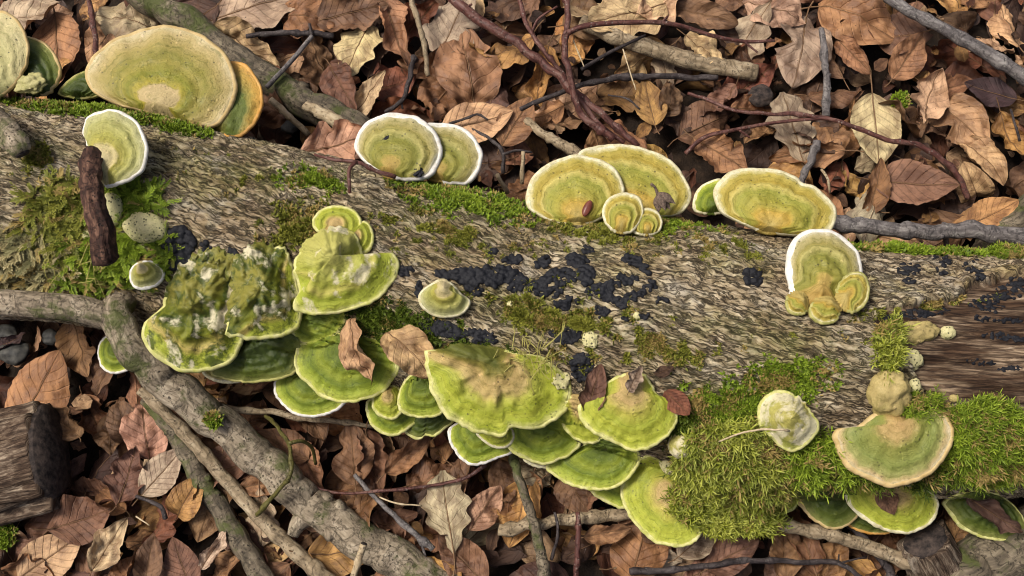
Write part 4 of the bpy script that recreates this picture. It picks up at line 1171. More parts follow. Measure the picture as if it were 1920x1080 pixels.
knob("round pale pitted fungus ball beside the black crust patch", (275, 428), 41, 30, 'f_knob', .75, 8, .08)
knob("pale pitted fungus ball partly behind the dark broken stick", (210, 392), 23, 34, 'f_knob', .75, 10, .08)
knob("tiny pale fungus ball peeping out beside the dark broken stick", (166, 440), 11, 14, 'f_knob', .8)
shelf("small white-edged fungus half sunk in feather moss below the pitted ball", (275, 508),
      [(246, 522), (248, 505), (262, 494), (285, 492), (302, 505), (306, 517), (295, 532), (272, 540), (254, 537)], 'f_limewhite', 'rim_white', 4, H=.014, lift=.010, slope=-.3, zones=2)
knob("white rounded fungus button beside the fan-shaped lime bracket", (1276, 832), 24, 25, 'f_egg', .8)
knob("small white fungus button above the crescent-shaped bracket", (1250, 872), 13, 20, 'f_knob', .8, -30, z0=.118)
knob("tan knobbly growth rising out of the peach-rimmed fan bracket", (1663, 733), 36, 46, 'f_knobtan', .8, 15, .30)
knob("tan lumpy fungus at the edge of the bare wood", (1712, 625), 42, 22, 'f_knobtan', .7, -12, .30)
knob("round pitted fungus bead lying on the bare wood", (1775, 623), 15, 13, 'f_knob', .8)
knob("pale pitted fungus lump below the light moss tuft", (1705, 674), 24, 21, 'f_knob', .7, 20, .2)
knob("small pale fungus lump above the peach-rimmed bracket", (1714, 722), 12, 14, 'f_knob', .7)
knob("pale crusty fungus lump sunk in the thick moss", (1818, 875), 30, 18, 'f_knob', .6, 5, .3)
knob("tiny tan fungus bead at the lower edge of bare wood", (1788, 748), 10, 8, 'f_knobtan', .8)
knob("tiny pale yellow fungus bead below the black crust", (1194, 593), 7, 8, 'f_knob', .9)
knob("tiny cream fungus bead on bark beneath the black crust", (957, 570), 8, 7, 'f_knob', .9)
knob("pale rough fungus patch beside the dense black dome", (1106, 636), 14, 17, 'f_knob', .4, 0, .3)
knob("pale green lichen-like lump at the foot of the deep green bracket", (58, 158), 26, 18, 'f_pale', .6, -10, .45, z0=.168)
knob("pale crusty fungus lump under the crescent and fan brackets", (1052, 712), 16, 18, 'f_knob', .5, 0, .35)

knob("long black smear of dirt on the round white-rimmed bracket", (722, 264), 6, 18, 'crust', .35, 25, .35, .2, "dirt_smear", "dirt", z0=.180)
knob("black crumb of dirt at the edge of the round white-rimmed bracket", (783, 322), 9, 9, 'crust', .35, 0, .5, .2, "dirt_crumb", "dirt", z0=.178)
# ================================================================== black crust clusters
crust("large glossy black crust blob beside the round pitted ball", [(338, 455, 30, 26, 0, 34, 9), (340, 488, 24, 18, 0, 22, 8)])
crust("small black crust bead between the big black blob and lumpy bracket", [(386, 464, 12, 9, 0, 7, 6), (440, 475, 18, 9, 20, 8, 5)])
crust("long crowded band of black crust beads above the hat-shaped bracket",
      [(835, 515, 22, 8, 5, 16, 6), (880, 518, 34, 17, 5, 48, 6.5), (935, 515, 40, 15, 0, 48, 6.5), (968, 530, 18, 18, 0, 24, 6.5), (890, 543, 16, 9, 0, 12, 6), (925, 532, 14, 8, 0, 9, 6)])
crust("tiny black crust pair above the long crowded band", [(924, 472, 11, 7, 0, 7, 5)])
crust("small black crust row touching the top of the crowded band", [(962, 487, 20, 7, 0, 16, 5.5)])
crust("small black crust arc between the two large clusters", [(1018, 492, 17, 9, -25, 15, 5.5)])
crust("tiny black crust button above the branching cluster", [(1103, 469, 11, 7, 10, 8, 5.5)])
crust("branching cluster of black crust beads in the middle of the log",
      [(1010, 535, 22, 9, -20, 18, 6), (1045, 515, 30, 9, -12, 24, 6), (1083, 490, 22, 13, 15, 28, 6.5), (1100, 515, 14, 20, 0, 22, 6), (1048, 540, 10, 18, 20, 13, 5.5), (1020, 548, 18, 7, -10, 10, 5.5), (1070, 520, 14, 8, 0, 10, 5.5)])
crust("loose scatter of black crust beads running along the bark",
      [(1125, 540, 18, 9, 10, 14, 5.5), (1110, 548, 12, 8, 0, 8, 5.5), (1150, 535, 14, 8, 10, 10, 5.5), (1140, 560, 18, 7, 0, 10, 5.5), (1165, 570, 14, 12, 40, 13, 5.5), (1190, 555, 18, 8, -10, 12, 5.5), (1205, 545, 10, 8, 0, 6, 5), (1128, 583, 14, 8, 20, 10, 5.5), (1222, 535, 10, 11, 30, 7, 5), (1240, 562, 14, 6, 0, 6, 4.5)])
crust("curved black crust row above the loose scatter", [(1185, 488, 18, 8, 10, 14, 5.5), (1205, 500, 18, 7, 45, 12, 5.5), (1182, 525, 14, 8, -10, 11, 5.5), (1165, 520, 10, 7, 0, 6, 5)])
crust("u-shaped black crust cluster below the branching cluster", [(1055, 572, 14, 9, 0, 13, 5.5), (1068, 560, 6, 9, 0, 5, 5), (1040, 560, 5, 5, 0, 3, 4.5), (1082, 563, 6, 5, 0, 4, 4.5)])
crust("black crust beads scattered round the yellow bead", [(1210, 595, 14, 6, 0, 7, 4.5), (1172, 598, 5, 5, 0, 3, 4.5), (1125, 590, 10, 6, 0, 6, 5)])
crust("dense cobbled black dome of crust on olive moss", [(1061, 628, 28, 18, 5, 46, 5.5)])
crust("tall dense black dome of crust above the fan-shaped bracket", [(1092, 688, 21, 26, 0, 50, 5.5)])
crust("wide black crust slope above the widest scalloped bracket", [(825, 615, 38, 15, 12, 52, 5.5), (862, 628, 20, 10, 10, 16, 5), (905, 628, 30, 11, 20, 32, 5), (905, 650, 20, 12, 35, 20, 5), (930, 660, 12, 7, 20, 9, 4.5)])
crust("small black crust clump on bark before the tall white-rimmed bracket", [(1413, 520, 20, 15, 15, 24, 6)])
crust("black crust clump on the bark strip by the bare wood", [(1702, 505, 22, 12, 0, 24, 5), (1704, 528, 11, 6, 0, 8, 5)])
crust("string of black crust beads on the bark strip", [(1755, 483, 8, 5, 0, 4, 5), (1775, 493, 10, 12, -30, 9, 5.5), (1770, 513, 6, 4, 0, 3, 5), (1757, 506, 6, 4, 0, 3, 4.5)])
crust("black crust beads near the crack at the bare wood's tip", [(1815, 503, 12, 7, 20, 8, 4.5), (1837, 515, 10, 9, 60, 9, 4.5), (1828, 490, 5, 5, 0, 2, 4.5)])
crust("black crust patch spreading over the upper bare wood", [(1850, 565, 32, 12, -15, 40, 4), (1895, 545, 30, 16, -10, 42, 4), (1860, 578, 24, 8, 0, 20, 4), (1908, 528, 16, 10, 0, 14, 4)], flat=.5)
crust("flat black crust smear at the corner of the bare wood", [(1720, 588, 45, 9, -4, 48, 4), (1675, 594, 20, 6, -10, 15, 3.5), (1760, 582, 22, 7, 0, 18, 3.5)], flat=.45)
crust("black crust streak along the grain of the bare wood", [(1880, 632, 42, 7, 8, 36, 3.8), (1895, 600, 26, 6, 0, 16, 3.6), (1845, 598, 22, 6, 8, 14, 3.6)], flat=.45)
crust("dark crust streak low on the bare wood", [(1840, 680, 30, 6, 5, 20, 3.5), (1890, 692, 26, 5, -5, 16, 3.5)], flat=.4)
crust("small black crust clump beside the hat-shaped bracket", [(786, 545, 8, 15, 0, 10, 5.5)])
crust("black crust clump half in moss by the helmet-shaped bracket's skirt", [(762, 508, 16, 10, 0, 11, 5.5)])
crust("black crust knob in the moss under the egg-shaped bracket", [(1520, 835, 13, 10, 0, 9, 6)])

# ================================================================== branches, sticks and twigs
# (photo x, photo y, height)
b = twig("forked_branch", "thick forked branch leaning from the log down into the leaf litter",
     [(250, 520, .115), (232, 552, .138), (219, 592, .152), (255, 650, .142), (310, 712, .120), (415, 795, .092), (500, 868, .074), (590, 952, .058), (690, 1020, .050), (790, 1080, .045), (880, 1140, .040)], 54, 78, 'branch', "branch",
     shoots=[([(-60, 562, .160), (60, 572, .160), (150, 580, .158), (216, 598, .152)], 50, 52, 'branch', 22), ([(590, 955, .055), (560, 980, .06), (548, 1005, .06)], 46, 20, 'branch', 16)], sides=26, rough=.16, knots=4)
twig("peeled_branch", "pale thin branch lying along the thick forked branch", [(262, 730, .085), (310, 775, .075), (365, 832, .066), (420, 895, .060), (480, 962, .058), (550, 1030, .055), (640, 1110, .055)], 20, 30, 'twig_tan', "branch", sides=14, knots=3, rough=.14)
twig("speckled_branch", "dark speckled branch lying below the pale thin one", [(275, 745, .055), (320, 800, .050), (365, 880, .048), (400, 935, .046), (440, 1000, .045), (510, 1110, .045)], 34, 42, 'branch_dark', "branch", sides=18, rough=.12, knots=3)
twig("bramble_stem", "olive green bramble stem looping over the forked branch", [(482, 965, .075), (512, 930, .095), (543, 895, .110), (546, 860, .110), (540, 832, .105), (520, 800, .085), (498, 780, .065)], 9, 7, 'vine', "stem",
     shoots=[([(540, 832, .105), (565, 827, .10), (585, 840, .08), (592, 870, .06)], 8, 6)])
twig("pale_twig", "thin pale twig lying level beneath the vivid green bracket", [(395, 760, .060), (450, 770, .062), (510, 772, .062), (570, 784, .062), (650, 792, .062), (700, 800, .050)], 14, 9, 'twig_tan', knots=2)
twig("fallen_branch", "dark damp branch running under the orange-rimmed bracket", [(225, -40, .065), (300, 12, .062), (370, 55, .060), (430, 105, .056), (520, 162, .052), (600, 205, .050), (690, 262, .046), (760, 310, .04)], 52, 62, 'branch_dark', "branch", sides=24, rough=.16, knots=3)
twig("splintered_stick", "splintered tan stick with pale broken end on the damp branch", [(572, 196, .078), (620, 220, .078), (665, 246, .074), (700, 265, .068)], 20, 30, 'twig_pale', "stick", rough=.22, ridge=.15, cut='start')
twig("pale_stick", "short peeled stick standing out of the litter below the damp branch", [(506, 186, .075), (535, 212, .068), (578, 252, .055)], 13, 11, 'twig_pale', "stick")
twig("dark_twig", "thin dark forked twig ending above the damp branch", [(462, 68, .060), (520, 62, .062), (575, 62, .062), (625, 68, .055)], 9, 12, 'twig_dark', shoots=[([(585, 68, .065), (548, 112, .072), (500, 164, .075)], 9, 10, 'twig_grey'), ([(585, 66, .065), (580, 44, .07)], 7, 5)])
twig("upright_stick", "straight dark stick poking up behind the largest tan bracket", [(165, -5, .060), (174, 40, .072), (182, 110, .080)], 9, 11, 'twig_red')
twig("long_twig", "long grey-red twig crossing the litter toward the wide golden bracket", [(838, -15, .080), (900, 40, .078), (960, 75, .078), (1000, 105, .078), (1050, 145, .074), (1080, 175, .070), (1130, 215, .066), (1195, 275, .060)], 20, 12, 'twig_red', shoots=[([(1078, 172, .070), (1120, 230, .066), (1170, 268, .060)], 12, 9), ([(870, 15, .08), (885, 8, .085)], 6, 4)], sides=12, knots=3)
twig("forking_twig", "knotty red twig dropping across the long grey-red one", [(1060, -20, .100), (1065, 40, .098), (1058, 90, .096), (1068, 140, .094), (1078, 185, .084), (1095, 220, .076), (1150, 262, .068)], 11, 14, 'twig_red', shoots=[([(1064, 62, .098), (1100, 48, .098), (1180, 42, .092), (1260, 45, .085), (1340, 68, .075), (1400, 78, .070), (1452, 76, .066)], 12, 6), ([(1395, 78, .070), (1420, 98, .068)], 5, 4), ([(1240, 44, .087), (1252, 30, .09)], 6, 4)], sides=12, knots=3)
twig("thin_red_twig", "thin red twig running up between the two crossing twigs", [(972, -10, .070), (985, 40, .072), (1005, 75, .074), (1035, 115, .072), (1065, 150, .066)], 9, 8, 'twig_red', shoots=[([(997, 62, .073), (1010, 35, .08), (1045, 12, .085)], 6, 4)])
twig("lichened_branch", "stout tan lichened stick under the arching red twig", [(1090, 40, .050), (1150, 68, .052), (1220, 92, .052), (1290, 112, .050), (1360, 128, .048), (1420, 138, .044)], 26, 34, 'twig_tan', "stick", sides=16, rough=.14, knots=2)
twig("slate_twig", "thin slate-grey twig lying level under the crossing twigs", [(975, 205, .056), (1035, 180, .058), (1100, 158, .058), (1170, 145, .056), (1260, 144, .054), (1345, 146, .050)], 9, 12, 'twig_dark', shoots=[([(1090, 130, .060), (1140, 100, .062), (1185, 78, .064), (1210, 66, .06)], 8, 5)])
twig("mossy_twig", "knobbly tan twig ending behind the round golden bracket", [(985, 225, .052), (1020, 250, .054), (1060, 275, .054), (1100, 300, .05)], 13, 24, 'twig_tan', sides=12, rough=.16)
twig("branched_twig", "slender twig with two long forks over the pale leaves", [(1290, 175, .062), (1330, 188, .066), (1380, 207, .072), (1440, 213, .076), (1500, 215, .078), (1560, 224, .080), (1615, 243, .080), (1665, 262, .078), (1720, 272, .074), (1760, 295, .070), (1795, 328, .062), (1815, 372, .050)], 6, 11, 'twig_red',
     shoots=[([(1555, 222, .080), (1500, 225, .076), (1440, 232, .072), (1370, 245, .068), (1320, 258, .062), (1285, 288, .055)], 6, 9), ([(1385, 243, .069), (1406, 258, .066)], 5, 4)])
twig("stout_twig", "straight grey twig with warts crossing the copper leaves", [(1640, -25, .085), (1700, 18, .085), (1760, 50, .084), (1830, 88, .080), (1925, 148, .074), (2000, 200, .07)], 19, 27, 'twig_grey', sides=14, knots=3, rough=.12)
twig("grey_branch", "smooth grey branch running out from the broad wavy golden bracket", [(1545, 412, .090), (1600, 422, .088), (1680, 431, .086), (1760, 436, .084), (1815, 430, .084), (1880, 440, .082), (1990, 452, .080)], 27, 32, 'twig_grey', "branch", sides=16, shoots=[([(1772, 440, .084), (1775, 460, .065)], 12, 10)], knots=2)
twig("buried_stick", "short grey stick upright between the pale leaves", [(1540, 55, .070), (1546, 110, .066), (1550, 160, .064), (1548, 218, .060)], 11, 15, 'twig_grey', "stick", rough=.18, knots=2)
twig("grey_stick", "grey stick stump under the pale oak leaf", [(1532, 265, .060), (1520, 300, .058), (1502, 345, .055)], 15, 13, 'twig_grey', "stick", rough=.18)
twig("straw_stick", "pale crooked twig hanging over the copper leaf", [(768, -10, .080), (782, 35, .078), (795, 80, .074), (803, 142, .066)], 11, 9, 'twig_tan')
twig("pale_peg", "small pale peg-like stick near the overlapped white-rimmed bracket", [(981, 284, .080), (978, 345, .060)], 7, 8, 'twig_pale', "stick")
twig("snapped_peg", "snapped pale peg tilted beside the small pale peg", [(932, 327, .075), (952, 362, .058)], 8, 9, 'twig_pale', "stick")
twig("dark_fork", "dark forked twig beside the overlapped white-rimmed bracket", [(880, 240, .055), (920, 262, .062), (942, 285, .064), (944, 325, .055)], 5, 8, 'twig_dark', shoots=[([(942, 290, .064), (970, 282, .064), (998, 286, .06)], 6, 4)])
twig("short_dark_twig", "thin dark twig lying across the square tan leaf", [(842, 232, .062), (875, 222, .066), (895, 214, .066), (915, 225, .064)], 5, 4, 'twig_dark')
twig("damp_twig", "dark wet forked twig in the gap above the white-rimmed bracket", [(775, 105, .050), (768, 150, .052), (752, 190, .050), (722, 210, .045)], 11, 7, 'twig_dark', shoots=[([(752, 190, .05), (755, 205, .045)], 5, 4)])
twig("crossing_stick", "knobbly tan stick pointing down from under the half-round lime bracket", [(958, 845, .075), (970, 885, .072), (985, 930, .070), (1002, 985, .070), (1012, 1030, .066), (1025, 1090, .060)], 15, 22, 'branch_dark', "stick", sides=14, rough=.16, knots=2)
twig("level_stick", "level tan stick under the crescent-shaped bracket", [(935, 993, .052), (990, 985, .054), (1060, 975, .056), (1130, 967, .056), (1200, 965, .056), (1260, 972, .055)], 22, 23, 'twig_tan', "stick", sides=14, rough=.14)
twig("long_stick", "long pale speckled stick under the long-leaved moss cushion", [(1410, 975, .075), (1480, 988, .074), (1560, 1003, .072), (1640, 1028, .070), (1710, 1055, .068), (1800, 1092, .066)], 20, 30, 'twig_tan', "stick", sides=16, knots=3)
twig("black_twig", "thin black forked twig lying below the long pale stick", [(1180, 1072, .056), (1260, 1068, .058), (1340, 1058, .060), (1385, 1052, .060), (1450, 1052, .062), (1520, 1054, .062), (1572, 1056, .060), (1620, 1085, .055)], 12, 9, 'twig_dark', shoots=[([(1575, 1056, .06), (1605, 1048, .062), (1625, 1044, .06)], 4, 3), ([(1572, 1050, .06), (1573, 1040, .065)], 4, 3)])
twig("red_runner", "thin red runner arching under the white-rimmed blue-green bracket", [(560, 905, .060), (640, 925, .064), (720, 920, .066), (800, 912, .068), (870, 897, .070), (912, 872, .075)], 4, 8, 'twig_red')
twig("bluish_twig", "bluish grey twig slanting toward the grey oak leaf", [(665, 890, .060), (705, 935, .062), (760, 985, .062), (812, 1030, .055)], 8, 12, 'twig_grey', shoots=[([(788, 1012, .06), (800, 1050, .05)], 6, 4)])
twig("upright_red_twig", "dark red twig rising below the level tan stick", [(1083, 960, .075), (1084, 1010, .07), (1080, 1085, .06)], 9, 11, 'twig_red')
twig("thin_dark_stem", "thin dark stem beside the dark red rising twig", [(1040, 960, .07), (1046, 1000, .066), (1034, 1050, .06)], 5, 6, 'twig_dark')
twig("crossed_twig", "dark twig crossing beneath the long pale stick", [(1580, 975, .05), (1620, 1010, .052), (1660, 1060, .05), (1675, 1090, .05)], 14, 16, 'twig_dark')
twig("leaning_pale_stick", "short pale stick leaning on the thick end of the forked branch", [(682, 1020, .11), (672, 1050, .105), (660, 1090, .10)], 13, 12, 'twig_pale', "stick", cut='start')
twig("rotten_stick", "dark red-brown rotten stick leaning on the log below the yellow-green bracket", [(172, 288, .232), (170, 330, .240), (178, 395, .250), (192, 440, .248), (200, 488, .236)], 32, 40, 'rot', "stick", sides=30, rough=.30, ridge=.40, cut='end')
twig("hooked_twig", "thin hooked red twig lying on the bark above the green moss patch", [(590, 290, .205), (625, 300, .212), (665, 302, .214), (700, 318, .208), (742, 332, .20)], 5, 9, 'twig_red', shoots=[([(668, 303, .214), (655, 318, .22), (655, 345, .222), (656, 362, .22)], 8, 6)])
twig("dry_stalk", "thin dry stalk crossing the egg-shaped bracket onto moss", [(1348, 828, .206), (1380, 815, .222), (1420, 806, .232), (1460, 806, .238), (1480, 808, .234)], 3.5, 4.5, 'straw', "stalk", sides=6)
twig("branch_stub", "broken grey branch stub sticking out of the bark", [(-25, 225, .205), (10, 250, .218), (32, 272, .226), (42, 288, .224)], 52, 30, 'branch', "branch", sides=20, rough=.3, ridge=.2, cut='end')
twig("leaf_stalk", "thin pale grass stalk in the litter under the oak leaf tip", [(712, 932, .06), (745, 944, .064), (790, 948, .06)], 3.5, 3, 'straw', "stalk", sides=6)
twig("corner_log", "dark mossy rotten log lying under the ragged green bracket", [(1740, 1140, .05), (1800, 1085, .052), (1880, 1035, .054), (1990, 985, .05)], 105, 125, 'branch_dark', "log", sides=32, rough=.2, ridge=.1)
twig("dark_log", "dark rough log end beyond the grey branch", [(1840, 480, .03), (1900, 425, .045), (1990, 350, .05), (2080, 280, .05)], 50, 85, 'branch_dark', "log", sides=28, rough=.25, ridge=.1)  # dark bark colour shared with the mossy branches

twig("grass_stalk", "thin straw stalk behind the knotty red twig", [(1075, 75, .085), (1095, 125, .08)], 2.5, 2.5, 'straw', "stalk", sides=6)
twig("thin_straw", "thin straw stalk under the stout lichened stick", [(1168, 92, .07), (1180, 130, .074), (1192, 168, .07)], 2.5, 2.5, 'straw', "stalk", sides=6)
twig("fine_twig", "fine dark twig above the pleated ochre leaf", [(1140, 178, .06), (1175, 185, .064), (1200, 205, .06)], 3, 4, 'twig_dark')
twig("bent_twig", "small bent pale twig in front of the broad wavy golden bracket's leaves", [(1540, 318, .066), (1552, 335, .07), (1556, 362, .06)], 5, 4, 'twig_pale')
twig("leaf_petiole_twig", "thin brown twig crossing the rolled ochre leaf", [(1895, 205, .08), (1905, 240, .085), (1912, 265, .08)], 4, 5, 'twig_dark')
twig("slanting_twig", "dark slanting twig beside the large copper leaf", [(255, 930, .06), (300, 950, .062), (310, 972, .055)], 6, 10, 'twig_dark')
twig("short_straw", "short white straw in the litter below the broad brown leaf", [(255, 968, .062), (280, 985, .064)], 3, 2.5, 'straw', "stalk", sides=6)
twig("wet_root", "thin red root creeping below the pale thin branch", [(556, 905, .055), (600, 918, .06), (640, 925, .055)], 4, 5, 'twig_red')
# split stump and wooden block
def wood_block(name, label, axis, r, mat, flat=.8, cat="wood"):
    P = px_path(axis)
    root = empty(name, tuple(P[0])); tag(root, label, cat)
    sd = random.random() * 30
    rad = np.array([0.5 * w * mpp(p) for w, p in zip(r, P)])
    me, _ = tube_mesh("block", P, rad, M[mat], 72, .16, sd, P[0], .42, flat, step=.0025)
    link("block", me, root)
    t = P[-1] - P[-2]; t /= np.linalg.norm(t)
    me, _ = tube_mesh("cut_end", np.array([P[-1] - t * .001, P[-1] + t * rad[-1] * .09]), np.array([rad[-1] * 1.0, rad[-1] * .93]), M['cut'], 40, .12, sd, P[0], .1, flat, step=.0015)
    link("cut_end", me, root)
    return root
wood_block("split_log", "weathered grey-brown block of firewood with dark cut end in the litter", [(-170, 905, .058), (-60, 885, .060), (40, 862, .064), (92, 848, .072)], [170, 172, 176, 178], 'chunk', .62)
wood_block("broken_stump", "short dark splintered stump below the lime half-ring bracket", [(1790, 1120, .02), (1765, 1070, .05), (1735, 1012, .085)], [110, 96, 84], 'chunk', .9)

# flakes and scraps that lie on the log
def on_log_leaf(px, py, L, head, colour, kind, pitch, label, lift=.006, var=None, roll=0.0, name="fallen_leaf"):
    h = hit(px, py)
    p = h[0] + h[1] * lift if h is not None else at_z(px, py, .14)
    return place_leaf(p, L, math.radians(head), colour, kind, pitch, roll, label, None, var, False, name)
place_leaf(at_z(672, 660, .178), .062, math.radians(-70), 'tan', 'beech', -.3, .5, "folded tan leaf hanging over the grass-green bracket's edge", var=3)
place_leaf(at_z(768, 662, .188), .064, math.radians(-50), 'tan', 'beech', -.1, -.1, "flat tan leaf lying between the leaf-topped and widest scalloped brackets", var=7)
def husk():
    P = at_z(1232, 366, .186); m = mpp(P)
    root = empty("beech_husk", tuple(P)); tag(root, "open brown beech husk lying on the wide golden-green bracket", "husk")
    V, F = ICO4
    ax = np.array((.42, -.90, .0)); sx = np.array((.9, .42, 0)); up = np.array((0, 0, 1.0))
    for k, a in enumerate((-.42, -.12, .2, .5)):
        d = ax * math.cos(a) + sx * math.sin(a)
        t = (V[:, 2] + 1) / 2
        w = np.sin(math.pi * np.clip(t, 0, 1)**.8) * .9 + .1
        q = 1 + .14 * fbm(V[:, 0] * 3 + k * 7, V[:, 1] * 3, V[:, 2] * 3, 3)
        s2 = np.cross(up, d)
        W = d * (t[:, None] * 40 * m) + s2 * (V[:, :1] * (9 * m) * (w * q)[:, None]) + up * (V[:, 1:2] * (6.5 * m) * (w * q)[:, None] + (.003 + .004 * (k % 2)))
        link("husk_lobe", new_mesh("husk_lobe", W, F, M['husk']), root)
    me, _ = tube_mesh("stalk", np.array([P + ax * 2 * m + up * .003, P - ax * 12 * m + up * .006, P - ax * 20 * m - sx * 5 * m + up * .008]), np.array([3.5, 2.5, 3.2]) * m, M['husk'], 8, .1, 0, P)
    link("stalk", me, root)
M['husk'] = mat_plain("beech_husk", (0.05, 0.034, 0.026), (0.20, 0.145, 0.11), 500, .85, .9)
M['nut'] = mat_plain("beech_nut", (0.10, 0.025, 0.018), (0.19, 0.055, 0.035), 120, .35, .2, .5)
husk()
knob("glossy red-brown beech nut lying on the round golden bracket", (1101, 391), 8, 17, 'nut', .7, 25, .05, .3, "beech_nut", "nut", z0=.188)
on_log_leaf(1116, 722, .046, 70, 'brown', 'rolled', .3, "curled grey-brown leaf standing above the fan-shaped bracket", .014, 3)
on_log_leaf(1192, 718, .026, 60, 'grey', 'beech', .2, "small grey leaf scrap at the top of the fan-shaped bracket", .020, 5)
on_log_leaf(1266, 732, .030, -50, 'russet', 'beech', .1, "red-brown bark flake stuck in the moss beside the fan-shaped bracket", .012, 12, .3, "bark_flake")
on_log_leaf(1240, 706, .018, 20, 'dark', 'beech', .2, "dark bark flake lying above the red-brown flake", .008, 9, .3, "bark_flake")
on_log_leaf(558, 522, .018, -80, 'russet', 'beech', .1, "red bud scale caught between the lumpy and helmet-shaped brackets", .014, 2, 0, "bud_scale")
place_leaf(at_z(1664, 935, .122), .030, math.radians(-65), 'brown', 'beech', -.2, .2, "torn brown leaf stuck in the lime half-ring bracket", var=4)
place_leaf(at_z(1862, 962, .105), .060, math.radians(-30), 'dark', 'beech', -.1, .3, "dark wet leaf lying in the ragged green bracket", var=8)
place_leaf(at_z(640, 272, .09), .085, math.radians(15), 'tan', 'beech', .1, .2, "tan leaf wedged between the damp branch and the black-smeared bracket", var=2)

